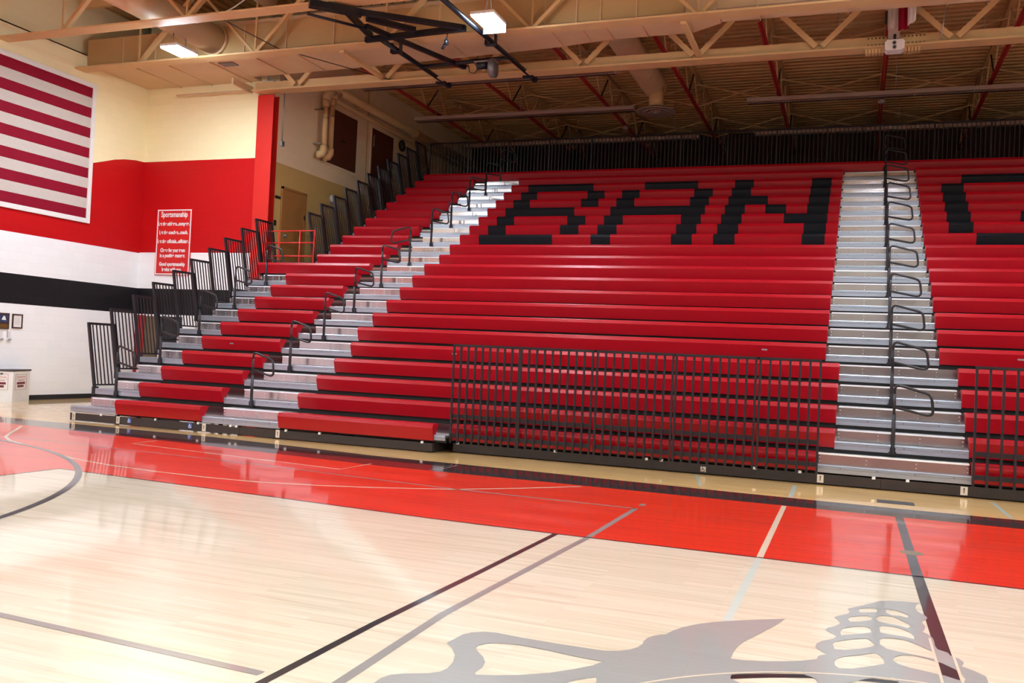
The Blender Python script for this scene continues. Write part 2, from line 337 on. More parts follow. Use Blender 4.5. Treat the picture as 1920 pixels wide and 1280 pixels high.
cl = MB().strip([(3.08, -2.0), (3.078, -5.1), (3.085, -6.8), (3.09, -17.2)], .082, Z3)
deco('centre_line', cl, M_FBLK, 'black half court line')
deco('court_spot', MB().poly([(3.09+.1*math.cos(i*PI/12), -4.12+.1*math.sin(i*PI/12)) for i in range(24)], z=Z4), M_FDOT, 'small olive spot on the half court line')
ring = [(3.085+1.775*math.cos(i*PI/60), -9.6+1.775*math.sin(i*PI/60)) for i in range(121)]
deco('centre_circle', MB().strip(ring, .055, Z3), M_FBLK, 'black centre circle')
deco('court_emblem', MB().poly(LOGO_OUT, LOGO_HOLES, z=Z4), M_FGRY, 'large grey painted emblem')
ring2 = [(3.085+1.823*math.cos(i*PI/60), -9.6+1.823*math.sin(i*PI/60)) for i in range(121)]
deco('circle_outline', MB().strip(ring2, .016, Z5), M_FCRM)
deco('line_outline', MB().strip([(3.034, -6.9), (3.04, -12)], .014, Z5).strip([(3.134, -6.9), (3.14, -12)], .014, Z5), M_FCRM)
fh = MB().box(2.88, 3.30, -.93, -.66, 0, .004)
tag(fh.build('floor_hatch', mat('black floor plate', (.03, .03, .036), .4, noise=.1)), 'small black floor plate in front of the right-hand aisle', 'floor plate')

# left end wall: banded paint with a painted wave between red and yellow
wave = [(YF, 5.9), (2, 5.92), (4.3, 5.92), (4.96, 5.99), (5.3, 6.10), (5.66, 6.225), (6.0, 6.31), (6.4, 6.37), (YB, 6.385)]
wl = MB()
def yz(poly, c): wl.poly(poly, z=XL, m=wm(c, 'YZ'), plane='YZ', up=True)
yz([(YF, 0), (YB, 0), (YB, 2.25), (YF, 2.25)], 'white'); yz([(YF, 2.25), (YB, 2.25), (YB, 2.945), (YF, 2.945)], 'black')
yz([(YF, 2.945), (YB, 2.945), (YB, 3.90), (YF, 3.90)], 'white')
yz([(YF, 3.90), (YB, 3.90)]+wave[::-1], 'red'); yz(wave+[(YB, 8.63), (YF, 8.63)], 'yellow')
wl.box(XL-.35, XL-.25, YF, YB+.3, 8.6, ROOF, wm('yellow', 'YZ')); wl.box(XL-.35, XL, YF, YB+.3, 8.6, 8.631, wm('yellow', 'YZ'))
wl.box(XL-.4, XL-.3, YF, YB+.3, 0, 8.63, wm('white', 'YZ'))
struct(wl.build('wall_left'))
struct(MB().box(XL, XL+.015, YF, YB, 0, .115).build('baseboard_left', M_BASE))
# wall beside the seating bay, facing the court
wb = MB()
def xz(x0, x1, z0, z1, c): wb.poly([(x0, z0), (x1, z0), (x1, z1), (x0, z1)], z=YB, m=wm(c, 'XZ'), plane='XZ', up=False)
for x0, x1 in ((XL, XA-.30), (XAR+.30, XR)):
    xz(x0, x1, 0, 2.25, 'white'); xz(x0, x1, 2.25, 2.945, 'black'); xz(x0, x1, 2.945, 3.92, 'white'); xz(x0, x1, 3.92, 6.385, 'red'); xz(x0, x1, 6.385, 8.63, 'yellow'); xz(x0, x1, 8.63, ROOF, 'yellow')
    wb.box(x0, x1, YB+.01, YB+.3, 0, ROOF, wm('white', 'XZ'))
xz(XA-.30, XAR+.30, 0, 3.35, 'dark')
struct(wb.build('wall_back'))
struct(MB().box(XL, XA, YB-.015, YB, 0, .115).build('baseboard_back', M_BASE))
# the seating bay
ba = MB(); ba.box(XA-.3, XA, 6.865, YBACK, 3.3, 6.30, wm('ochre', 'YZ')); ba.box(XA-.3, XA, 6.865, YBACK, 6.30, ROOF, wm('tan', 'YZ'))
struct(ba.build('wall_bay_left'))
ba = MB(); ba.box(XAR, XAR+.3, YB, YBACK, 3.3, 6.30, wm('ochre', 'YZ')); ba.box(XAR, XAR+.3, YB, YBACK, 6.30, ROOF, wm('tan', 'YZ'))
struct(ba.build('wall_bay_right'))
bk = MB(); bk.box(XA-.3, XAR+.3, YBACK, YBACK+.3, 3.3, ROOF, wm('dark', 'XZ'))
struct(bk.build('wall_bay_back'))
struct(MB().box(XA, XAR, 6.5, YBACK, 3.33, 3.45).build('floor_bay', mat('bay concrete', (.3, .26, .22), .7, noise=.1)))
# the other two walls of the hall, behind and right of the view
o = MB()
o.box(XR, XR+.3, YF, YB, 0, 3.9, wm('white', 'YZ')); o.box(XR, XR+.3, YF, YB, 3.9, 6.3, wm('red', 'YZ')); o.box(XR, XR+.3, YF, YB, 6.3, ROOF, wm('yellow', 'YZ'))
struct(o.build('wall_right'))
o = MB(); o.box(XL, XR, YF-.3, YF, 0, 3.6, wm('dim', 'XZ')); o.box(XL, XR, YF-.3, YF, 3.6, ROOF, wm('beige', 'XZ'))
struct(o.build('wall_front'))
# roofs of ribbed steel deck
def ribs(a0, a1, pitch, z, d):
    pts = []; a = a0
    while a < a1:
        pts += [(a, z), (a+pitch*.55, z), (a+pitch*.63, z+d), (a+pitch*.92, z+d)]; a += pitch
    return pts+[(a1, z), (a1, z+.2), (a0, z+.2)]
struct(MB().prism(ribs(YB+.26, YBACK, .27, BAYROOF, .11), XA, XAR, 'X').build('ceiling_bay', M_DECK))
struct(MB().prism(ribs(XL-.4, XR+.3, .30, ROOF-.1, .09), YF-.3, YB+.2, 'Y').build('ceiling', M_DECK))
struct(MB().box(XA, XAR, YB+.05, YB+.25, BAYROOF-.02, ROOF-.12).build('wall_above_bay', wm('tan', 'XZ')))

# red columns carrying the girder
def column(x0, x1, lab):
    c = MB(); xm = (x0+x1)/2
    c.box(x0, x1, 6.62, 6.645, 0, 7.98).box(x0, x1, 6.84, 6.86, 0, 7.98).box(xm-.012, xm+.012, 6.645, 6.84, 0, 7.98)
    tag(c.build('steel_column', M_REDSTEEL), lab, 'column')
column(-12.07, XA+.012, 'tall red steel column at the left edge of the seating bay')
column(XAR-.012, XAR+.47, 'tall red steel column at the right edge of the seating bay')

# low door behind the bleacher end
d = thing('service_door', 'red-framed door and dark opening behind the lower end guard rails', 'door', (-15.1, YB, 0))
MB().box(-15.72, -15.42, YB-.06, YB, 0, 2.22).build('door_frame', mat('dark red door frame', (.30, .010, .012), .45, noise=.05), d)
MB().box(-15.415, -14.99, YB-.045, YB, .02, 2.2).build('door_panel', mat('dark tan door', (.13, .085, .045), .5, noise=.1), d)['label'] = 'dark tan door leaf'  # leaf in a darker tan than the bay door
MB().box(-14.98, -14.2, YB-.045, YB, .02, 2.2).build('door_panel', M_RUBBER, d)['label'] = 'dark sheet standing in for the shaded opening'  # flat black sheet painted in for the darkness beyond the doorway
MB().box(-14.93, -14.88, YB-.055, YB-.045, 1.45, 1.75).build('caution_strip', M_YELL, d)

# door, panels, pipes and small fittings on the bay's left wall
d = thing('tan_door', 'tan flush door at the top of the lower bleacher, left bay wall', 'door', (XA, 7.72, 3.45))
MB().box(XA, XA+.03, 7.215, 8.22, 3.45, 5.66).build('door_panel', M_TAN, d)
MB().box(XA, XA+.05, 7.15, 7.215, 3.45, 5.72).box(XA, XA+.05, 8.22, 8.28, 3.45, 5.72).box(XA, XA+.05, 7.15, 8.28, 5.66, 5.72).build('door_frame', M_TAN, d)
MB().lathe([(.0, .03), (.05, .03), (.05, .05), (.02, .055), (.02, .08), (.035, .085), (.035, .11), (0, .12)], (XA, 7.34, 4.45), 12, axis='X').build('door_knob', M_BRASS, d)
MB().box(XA+.03, XA+.05, 8.18, 8.24, 5.0, 5.12).build('hinge', M_BRASS, d)
tag(MB().box(XA, XA+.02, 6.90, 7.12, 5.37, 5.44).build('room_sign', M_RUBBER), 'small black strip sign left of the tan door', 'sign')
tag(MB().box(XA, XA+.03, 6.89, 6.97, 4.66, 4.80).build('wall_switch', M_RUBBER), 'small black wall switch between red column and tan door', 'switch')
b = thing('alarm_bell', 'small round pale alarm on the wall right of the tan door', 'alarm', (XA, 9.57, 5.83))
MB().lathe([(0, 0), (.10, 0), (.11, .03), (.08, .07), (0, .08)], (XA, 9.57, 5.83), 16, axis='X').build('bell', M_WHITE, b)
MB().box(XA, XA+.03, 9.50, 9.64, 5.66, 5.74).build('mounting_box', M_GREYP, b)
def wall_panel(y0, y1, z0, z1, lab, handle):
    p = thing('wall_hatch', lab, 'wall hatch', (XA, (y0+y1)/2, z0)); ym = (y0+y1)/2
    if handle:
        MB().box(XA, XA+.05, y0, ym-.006, z0, z1).build('hatch_leaf', M_BROWN, p); MB().box(XA, XA+.05, ym+.006, y1, z0, z1).build('hatch_leaf', M_BROWN, p)
        MB().box(XA+.05, XA+.09, ym-.09, ym+.09, (z0+z1)/2-.05, (z0+z1)/2-.01).build('latch', M_RUBBER, p)
    else:
        MB().box(XA, XA+.05, y0, y1, z0, z1).build('hatch_leaf', M_BROWN, p)
        MB().box(XA+.05, XA+.07, y0+.04, y0+.08, z1-.55, z1-.2).build('handle', M_GALV, p)
    MB().box(XA, XA+.02, y0-.06, y0, z0-.06, z1+.06).box(XA, XA+.02, y1, y1+.06, z0-.06, z1+.06).box(XA, XA+.02, y0, y1, z0-.06, z0).box(XA, XA+.02, y0, y1, z1, z1+.06).build('hatch_frame', wm('tan', 'YZ'), p)
wall_panel(9.2, 10.73, 6.80, 8.36, 'dark brown double hatch beside the vertical cream pipes', True)
wall_panel(11.68, 13.0, 5.9, 8.38, 'dark brown panel door behind the upper end guard rails', False)
c = thing('wall_clock', 'round black wall clock high on the left bay wall', 'clock', (XA, 13.62, 8.29))
MB().lathe([(.14, .005), (.185, .005), (.185, .06), (.14, .05)], (XA, 13.62, 8.29), 24, axis='X').build('clock_rim', M_RUBBER, c)
MB().lathe([(0, .01), (.14, .01)], (XA, 13.62, 8.29), 24, axis='X').build('clock_face', mat('clock face', (.2, .14, .08), .4, noise=.05), c)
MB().bar((XA+.02, 13.62, 8.29), (XA+.02, 13.66, 8.38), .015).bar((XA+.02, 13.62, 8.29), (XA+.02, 13.55, 8.27), .015).build('clock_hand', M_RUBBER, c)
c = thing('conduit', 'thin grey conduit dropping to a small box on the bay wall', 'conduit', (XA, 7.0, 6.74))
MB().tube([(XA+.03, 7.05, 8.6), (XA+.03, 7.04, 6.85)], .016, 8).build('pipe', M_GALV, c); MB().box(XA, XA+.07, 6.98, 7.10, 6.74, 6.87).build('junction_box', M_GALV, c)
def drop_pipe(y, zt, zb, r, lab):
    p = thing('drain_pipe', lab, 'pipe', (XA+.25, y, zb)); x = XA+.26
    MB().tube([(x, y, zt), (x, y, zb)], r, 14).build('pipe', M_CREAM, p)
    MB().tube([(x, y, zb+.1), (x, y-.02, zb-.05), (x-.03, y-.06, zb-.14), (x-.10, y-.10, zb-.16), (x-.14, y-.11, zb-.155)], [r*1.35, r*1.55, r*1.55, r*1.4, r*1.35], 14).build('elbow', M_CREAM, p)
    MB().tube([(x, y, zt-.30), (x, y, zt-.13)], [r*1.15, r*1.55], 14).tube([(x, y, zt-.13), (x, y+.05, zt+.04), (x+.02, y+.16, zt+.13), (x+.02, y+.35, zt+.16)], [r*1.55, r*1.6, r*1.5, r*1.4], 14).build('elbow', M_CREAM, p)
    MB().tube([(x, y, zt-.62), (x, y, zt-.60)], r*1.12, 14).build('joint_band', M_BRASS, p)
    MB().box(XA, x, y-.16, y-.10, zt-.42, zt-.38).box(XA, x, y-.16, y-.10, zb+.12, zb+.16).build('bracket', M_BRASS, p)
drop_pipe(8.66, 8.5, 7.02, .075, 'cream vertical drain pipe on the bay wall, nearer of two')
drop_pipe(8.98, 8.62, 7.02, .075, 'cream vertical drain pipe next to the brown hatch, farther of two')
p = thing('roof_pipe', 'long cream pipe running back along the top of the bay wall', 'pipe', (XA+.3, 9, 8.75))
MB().tube([(XA+.28, 8.85, 8.80), (XA+.28, 19.2, 8.78)], .12, 14).build('pipe', M_CREAM, p)
MB().tube([(XA+.28, 13.86, 8.785), (XA+.28, 14.16, 8.785)], .16, 14).build('coupling', M_CREAM, p)
MB().box(XA, XA+.28, 10.6, 10.66, 8.66, 8.70).box(XA, XA+.28, 16, 16.06, 8.66, 8.70).build('bracket', M_CREAM, p)
tag(MB().tube([(XA+.10, 9.0, 8.57), (XA+.10, 19.2, 8.55)], .06, 10).build('small_pipe', M_CREAM), 'thinner cream pipe just below the long roof pipe', 'pipe')
tag(MB().box(XA, XA+.02, 11.36, 11.42, 6.3, 9.7).build('wall_joint', M_CREAM), 'narrow vertical cream strip between the two brown panels', 'strip')

# flag in a white frame
f = thing('striped_flag', 'large flag of red and white stripes framed on the left wall', 'flag', (XL, 1.6, 4.43))
y1, y0, zb, zt, bw = 4.90, -2.0, 4.43, 7.96, .115
MB().box(XL, XL+.05, y0, y1, zt-bw, zt).box(XL, XL+.05, y0, y1, zb, zb+bw).box(XL, XL+.05, y0, y0+bw, zb+bw, zt-bw).box(XL, XL+.05, y1-bw, y1, zb+bw, zt-bw).build('frame', M_WHITE, f)
fy0, fy1, fz0, fz1 = y0+bw, y1-bw, zb+bw, zt-bw; h = (fz1-fz0)/13
fm = MB(); ny = 150
def fx(y, z): return XL+.028+.004*math.sin(y*23+2.2*math.sin(z*3))*(.4+.6*math.sin(z*2.1)**2)
for i in range(13):
    za, zc = fz1-h*(i+1), fz1-h*i; m = M_FLAGR if i % 2 == 0 else M_FLAGW; ys = fy0 if i >= 7 else fy0+2.75
    vs = []; n = ny
    for j in range(n+1):
        y = ys+(fy1-ys)*j/n
        for q in range(4):
            z = za+(zc-za)*q/3; vs.append((fx(y, z), y, z))
    fm.add(vs, [(j*4+q, (j+1)*4+q, (j+1)*4+q+1, j*4+q+1) for j in range(n) for q in range(3)], m, True)
fm.build('stripes', None, f)
MB().box(XL+.01, XL+.03, fy0, fy0+2.75, fz1-7*h, fz1).build('canton', M_FLAGB, f)
st = MB()
for r in range(9):
    for q in range(6 if r % 2 == 0 else 5):
        cy = fy0+2.75*((q*2+1+(r % 2))/12.); cz = fz1-7*h*(r+1)/10.
        pts = [(cy+(.085 if k % 2 == 0 else .034)*math.sin(k*PI/5), cz+(.085 if k % 2 == 0 else .034)*math.cos(k*PI/5)) for k in range(10)]
        st.poly(pts, z=XL+.032, plane='YZ')
st.build('stars', M_FLAGW, f)

# sportsmanship sign
s = thing('sportsmanship_sign', 'tall red sign with white sportsmanship text on the back wall', 'sign', (-14.61, YB, 3.30))
sx0, sx1, sz0, sz1 = -15.185, -14.035, 3.31, 5.085
MB().box(sx0, sx1, YB-.03, YB, sz0, sz1).build('board', M_SIGNR, s)
MB().box(sx0+.015, sx1-.015, YB-.034, YB-.03, sz0+.015, sz0+.045).box(sx0+.015, sx1-.015, YB-.034, YB-.03, sz1-.045, sz1-.015).box(sx0+.015, sx0+.045, YB-.034, YB-.03, sz0+.045, sz1-.045).box(sx1-.045, sx1-.015, YB-.034, YB-.03, sz0+.045, sz1-.045).build('border_line', M_SIGNW, s)
sc = (sx0+sx1)/2; W = sx1-sx0
for body, fz, size, width in (('Sportsmanship', .915, .20, .76), ('Let the athletes...compete.', .775, .135, .90), ('Let the coaches...coach.', .645, .135, .82), ('Let the officials...officiate.', .51, .135, .90), ('Cheer for your team', .375, .135, .71), ('in a positive manner.', .295, .135, .73), ('Good sportsmanship', .165, .135, .74), ('begins with you.', .085, .135, .57)):
    vs, fs = text_mesh(body, size, bold=.006)
    x0 = min(v[0] for v in vs); x1 = max(v[0] for v in vs); k = width*W/(x1-x0)
    MB().add([(sc+(v[0]-(x0+x1)/2)*k, YB-.0345, sz0+fz*(sz1-sz0)+v[1]) for v in vs], fs).build('lettering', M_SIGNW, s)
MB().box(sx0+.12, sx1-.12, YB-.032, YB-.03, sz0+.85*(sz1-sz0), sz0+.853*(sz1-sz0)).build('underline', M_MAROON, s)

# frames, holders and bin at the left wall
p = thing('photo_plaque', 'dark plaque with a photograph at the left frame edge', 'plaque', (XL, 2.55, 1.65))
MB().box(XL, XL+.03, 2.35, 2.73, 1.655, 2.02).build('backing', M_WOODF, p); MB().box(XL+.03, XL+.034, 2.42, 2.69, 1.80, 1.98).build('photograph', M_PHOTO, p)
MB().box(XL+.03, XL+.034, 2.40, 2.70, 1.67, 1.77).build('caption_plate', mat('bronze plate', (.25, .13, .04), .4, .6, noise=.1), p)
MB().poly([(2.52, 1.86), (2.64, 1.86), (2.61, 1.94), (2.58, 1.96), (2.55, 1.93)], z=XL+.035, plane='YZ').build('pale_figure', M_PAPER, p)
p = thing('certificate', 'white certificate in a thin dark frame on the left wall', 'picture frame', (XL, 2.96, 1.68))
MB().box(XL, XL+.025, 2.82, 3.10, 1.68, 1.71).box(XL, XL+.025, 2.82, 3.10, 1.985, 2.015).box(XL, XL+.025, 2.82, 2.85, 1.71, 1.985).box(XL, XL+.025, 3.07, 3.10, 1.71, 1.985).build('frame', M_WOODF, p)
MB().box(XL, XL+.012, 2.85, 3.07, 1.71, 1.985).build('paper', M_PAPER, p)
t = MB()
for k in range(8): t.box(XL+.012, XL+.0125, 2.89, 3.03, 1.77+.022*k, 1.775+.022*k)
t.build('printed_lines', M_GREYP, p)
for yy, lab in ((2.54, 'clear leaflet holder below the photograph plaque at the frame edge'), (2.75, 'clear leaflet holder between plaque and certificate, lower on the wall')):
    h_ = thing('leaflet_holder', lab, 'leaflet holder', (XL, yy, 1.39))
    MB().box(XL, XL+.01, yy-.05, yy+.05, 1.42, 1.61).box(XL+.01, XL+.05, yy-.05, yy+.05, 1.40, 1.46).build('holder', mat('frosted plastic', (.72, .69, .70), .3, noise=.03), h_)
    MB().box(XL+.01, XL+.02, yy-.045, yy-.035, 1.46, 1.62).box(XL+.05, XL+.055, yy-.04, yy+.04, 1.40, 1.43).build('leaflet_edge', M_GREYP, h_)
b = thing('recycling_bin', 'white cardboard bin with dark lid and red printed panels', 'bin', (-15.38, 2.65, 0))
cx, cy = -15.28, 2.60
A_, B_, C_, D_ = (-15.585, 3.26), (-15.262, 2.52), (-15.60, 2.20), (-15.735, 2.9)
MB().prism([C_, B_, A_, D_], 0, .70, 'Z').build('box_body', M_WHITE, b)
def lerp(p, q, t): return (p[0]+(q[0]-p[0])*t, p[1]+(q[1]-p[1])*t)
MB().prism([lerp(C_, D_, -.04), lerp(B_, D_, -.03), lerp(A_, C_, -.03), lerp(D_, B_, -.03)], .70, .735, 'Z').build('lid', mat('dark lid', (.045, .035, .04), .5, noise=.05), b)
def bin_panel(P, Q):
    u = Vector((Q[0]-P[0], Q[1]-P[1], 0)); n = Vector((u.y, -u.x, 0)).normalized()*.003
    if n.dot(Vector((1, -1, 0))) < 0: n = -n
    def quad(mb, t0, t1, z0, z1, k=1.):
        a = Vector((P[0], P[1], 0))+u*t0+n*k; c = Vector((P[0], P[1], 0))+u*t1+n*k
        mb.add([(a.x, a.y, z0), (c.x, c.y, z0), (c.x, c.y, z1), (a.x, a.y, z1)], [(0, 1, 2, 3)])
    m = MB()
    for z in (.27, .62): quad(m, .12, .80, z, z+.008)
    quad(m, .12, .145, .27, .62); quad(m, .775, .80, .27, .62); quad(m, .12, .80, .52, .526)
    quad(m, .2, .72, .555, .575); quad(m, .3, .65, .48, .50); m.build('printed_border', M_PINK, b)
    m = MB(); quad(m, .22, .70, .40, .45, 1.4); quad(m, .26, .62, .33, .38, 1.4); m.build('printed_block', M_MAROON, b)
bin_panel(B_, A_); bin_panel(C_, B_)
MB().prism([(-.03, .63), (.03, .63), (.03, .655), (-.03, .655)], 0, .01, 'X').build('hand_hole', M_RUBBER, b).location = (-15.42+.0, 2.345+.0, 0)
# ------------------------------------------------------------------ bleachers
D, R = .56, .3111
MOD = .4685
def rowY(k): return (k-1)*D+(.2 if k >= 12 else 0)
def rowZ(k): return .45+(k-1)*R-(.012 if k >= 12 else 0)
RECESS = .30
FLOORUP = 'row up from the floor'

FACE = [(.05, -.258), (.003, -.070), (.0, -.062), (.003, -.054), (.026, -.009), (.031, -.003), (.040, 0), (.10, -.006), (.17, -.006), (.225, 0), (.235, -.012), (.225, -.03), (.165, -.035), (.06, -.045), (.035, -.06), (.066, -.16), (.068, -.258)]
CAP = [(.05, -.258), (.003, -.070), (.0, -.062), (.003, -.054), (.026, -.009), (.040, 0), (.225, 0), (.237, -.015), (.215, -.05), (.185, -.075), (.178, -.115), (.150, -.122), (.145, -.166), (.069, -.166), (.068, -.258)]
def seat_bench(x0, x1, k, label, group, black=(), plates=(), y=None, cap0=True, cap1=True):
    Y = rowY(k) if y is None else y; Z = rowZ(k)
    b = thing('bench_seat', label, 'bench', ((x0+x1)/2, Y, Z-.25), group)
    cuts = []; a = x0
    for p, q in black:
        p, q = max(p, x0), min(q, x1)
        if q <= p: continue
        if p > a: cuts.append((a, p, 0))
        cuts.append((p, q, 1)); a = q
    if a < x1: cuts.append((a, x1, 0))
    for p, q, bl in cuts:
        o = MB().prism([(Y+u, Z+v) for u, v in FACE], p, q, 'X').build('seat_board', M_SEATB if bl else M_SEAT, b)
        if bl and len(cuts) > 1: o['label'] = 'black seat board'
        elif len(cuts) > 1: o['label'] = 'red seat board'
    for e, on_ in ((x0, cap0), (x1, cap1)):
        if on_:
            s = -1 if e == x0 else 1
            MB().prism([(Y+u, Z+v) for u, v in CAP], e+s*.0005, e+s*.012, 'X').build('end_cap', M_SEAT, b)
    for px in plates:
        u = .024; 
        MB().add([(px-.045, Y+.0205, Z-.145), (px+.045, Y+.0205, Z-.145), (px+.045, Y+.0125, Z-.105), (px-.045, Y+.0125, Z-.105)], [(0, 1, 2, 3)]).box(px-.045, px+.045, Y+.021, Y+.024, Z-.145, Z-.108).build('small_plate', M_GREYP, b)
    return b

# letters made of black seat boards, in seat modules
LET = {20: [(-13, -9), (-6, -3), (-1, 0), (3, 4)], 19: [(-13, -12), (-9, -8), (-7, -6), (-3, -2), (-1, 0), (3, 4)],
       18: [(-13, -12), (-9, -8), (-7, -6), (-3, -2), (-1, 1), (3, 4)], 17: [(-13, -9), (-7, -2), (-1, 0), (1, 2), (3, 4)],
       16: [(-13, -12), (-9, -8), (-7, -6), (-3, -2), (-1, 0), (2, 4)], 15: [(-13, -12), (-9, -8), (-7, -6), (-3, -2), (-1, 0), (3, 4)],
       14: [(-13, -9), (-7, -6), (-3, -2), (-1, 0), (3, 4)]}
LETQ = {20: [(1, 4)], 19: [(0, 1), (4, 5)], 18: [(0, 1)], 17: [(0, 1)], 16: [(0, 1), (3, 5)], 15: [(0, 1), (4, 5)], 14: [(1, 4)]}
QX = 4.297
for k in range(1, 23):
    o = ORD[k]
    if k == 22:
        seat_bench(-9.88, 16.0, 22, 'red top bench running unbroken past both aisles, at the back railing', 'top bench')
        continue
    # narrow block at the left end
    if k == 11: seat_bench(-11.09, -8.01, 11, 'red bench, eleventh %s, wider bench below the red gate at left' % FLOORUP, 'narrow left block benches')
    else: seat_bench(-9.865 if k < 11 else -9.89, -8.01, k, 'short red bench, %s %s, narrow block at left' % (o, FLOORUP), 'narrow left block benches', plates=(-9.14,) if k == 5 else ())
    # centre block
    bl = [(a*MOD-.001, b*MOD-.001) for a, b in LET.get(k, [])]
    lab = '%s bench, %s %s, centre block between the aisles' % ('red and black' if bl else 'long red', o, FLOORUP)
    if k == 1:
        seat_bench(-6.395, -3.565, 1, 'short red floor-level bench left of the front railing, centre block', 'centre block benches')
        seat_bench(-3.345, 2.11, 1, 'set-back red floor-level bench behind the front railing, centre block', 'centre block benches', y=RECESS)
        seat_bench(4.05, 12.6, 1, 'set-back red floor-level bench right of the right-hand aisle', 'right block benches', y=RECESS)
        continue
    x0, x1 = (-6.395, 2.33) if k <= 5 else (-6.585, 2.107)
    seat_bench(x0, x1, k, lab, 'centre block benches', bl, plates={5: (-4.25,), 6: (1.147,)}.get(k, ()))
    bq = [(QX+a*MOD, QX+b*MOD) for a, b in LETQ.get(k, [])]
    seat_bench(4.04 if k <= 5 else 3.815, 12.6, k, '%s bench, %s %s, block right of the right-hand aisle' % ('red and black' if bq else 'red', o, FLOORUP), 'right block benches', bq, plates={6: (4.93,)}.get(k, ()))

# decks: front nosing, tread and rear riser
def deck(x0, x1, k, label, y=None, yb=None):
    Y = rowY(k) if y is None else y; Z = rowZ(k)-.17
    yb = rowY(k+1)+.02 if yb is None else yb
    d = thing('bleacher_deck', label, 'bleacher deck', ((x0+x1)/2, Y+.07, Z-.1), 'bleacher decks')
    n = [(.07, -.079), (.07, -.054), (.075, -.051), (.070, -.048), (.070, -.028), (.075, -.025), (.070, -.022), (.072, -.008), (.080, 0), (.135, .0), (.135, -.02), (.09, -.02), (.09, -.079)]
    n2 = [(u, v-.029 if v < -.06 else v) for u, v in n]      # deeper front lip where the aisles run
    ais = [(-10.97, -9.87)]*(k <= 10)+[(-7.99, -6.40 if k <= 5 else -6.59), ((2.34, 4.03) if k > 1 else (2.115, 4.045)) if k <= 5 else (2.112, 3.81)]
    b = MB(); a = x0
    for p, q in ais:
        if q < x0 or p > x1 or k == 22: continue
        if p > a: b.prism([(Y+u, Z+v) for u, v in n], a, p, 'X', M_NOSE)
        b.prism([(Y+u, Z+v) for u, v in n2], p, q, 'X', M_NOSE); a = q
    b.prism([(Y+u, Z+v) for u, v in n], a, x1, 'X', M_NOSE); px = x0+.15
    while px < x1:
        b.lathe([(0, -.004), (.007, -.003), (.007, 0)], (px, Y+.07, Z-.038), 6, M_VOID, axis='Y'); px += MOD
    b.build('nosing', None, d)
    MB().box(x0, x1, Y+.136, yb+(.09 if k < 22 else 0), Z-.035, Z-.004).build('tread', M_ALU, d)
    if k < 22: MB().box(x0, x1, yb-.03, yb-.008, Z-.003, Z+.148).build('rear_riser', M_ALUR, d)
    if k < 22: MB().box(x0, x1, rowY(k+1)+.112, rowY(k+1)+.12, Z-.033, Z+.272).build('gap_shade_plate', M_VOID, d)  # added dark plate, stands in for the shaded gap under the next row
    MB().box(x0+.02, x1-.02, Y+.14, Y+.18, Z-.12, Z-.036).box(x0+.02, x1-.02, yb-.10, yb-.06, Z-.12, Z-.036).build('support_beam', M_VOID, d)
    return d
XD0, XD1 = -10.97, 17.1
deck(XD0, -3.36, 1, 'grey aluminium floor-level deck of the left half of the bleacher')
deck(-3.34, XD1, 1, 'grey aluminium floor-level deck set back behind the front railing', y=RECESS, yb=rowY(2)+.02)
for k in range(2, 12): deck(XD0, XD1, k, 'grey aluminium deck of the %s %s' % (ORD[k], FLOORUP), yb=rowY(k+1)+.02)
for k in range(12, 23): deck(-9.98, 16.1, k, 'grey aluminium deck of the %s %s' % (ORD[k], FLOORUP), yb=rowY(k)+(1.1 if k == 22 else D)+.02)

# half steps in the three aisles
def step(x0, x1, k, aisle, y=None):
    Y = rowY(k) if y is None else y; Z = rowZ(k)-.17; yf, yb = Y+.34, rowY(k+1)+.058
    if k == 11: yf, yb = Y+.42, rowY(12)+.055
    if y is not None: yf = Y+.13
    h = R/2
    s = thing('aisle_step', 'aluminium half step on the %s bleacher row, %s' % (ORD[k], aisle), 'step', ((x0+x1)/2, yf, Z), 'aisle half steps')
    MB().box(x0, x1, yf+.03, yb, Z+h-.022, Z+h).build('tread', M_ALU, s)
    MB().box(x0, x1, yf-.006, yf+.029, Z+h-.022, Z+h+.001).build('lip', M_LIP, s)
    MB().box(x0+.002, x0+.014, yf+.013, yb-.02, Z+.001, Z+h-.023).box(x1-.014, x1-.002, yf+.013, yb-.02, Z+.001, Z+h-.023).build('side_plate', M_ALUR, s)
    b = MB().box(x0, x1, yf, yf+.012, Z+.001, Z+h-.022, M_ALUR)
    for px in (x0+.02, x1-.02, x0+(x1-x0)*.33, x0+(x1-x0)*.66):
        for pz in (.04, .095): b.lathe([(0, -.004), (.007, -.003), (.007, 0)], (px, yf, Z+pz), 6, M_WHITE, axis='Y')
    b.build('riser', None, s)
    if aisle.startswith('left'):   # the middle strap seen on the left aisle risers
        MB().box(x0+(x1-x0)*.52, x0+(x1-x0)*.55, yf-.003, yf, Z+.001, Z+h-.023).build('joint_strip', M_GALV, s)
for k in range(1, 11): step(-10.72, -9.90, k, 'left end strip')
for k in range(1, 22): step(-7.76, -6.42 if k <= 5 else -6.62, k, 'left aisle')
for k in range(1, 22):
    if k == 1: step(2.14, 4.02, 1, 'right-hand aisle', y=RECESS)
    elif k <= 4: step(2.37, 3.99, k, 'right-hand aisle') if k == 4 else step(2.37, 4.0, k, 'right-hand aisle')
    else: step(2.15, 3.77, k, 'right-hand aisle')

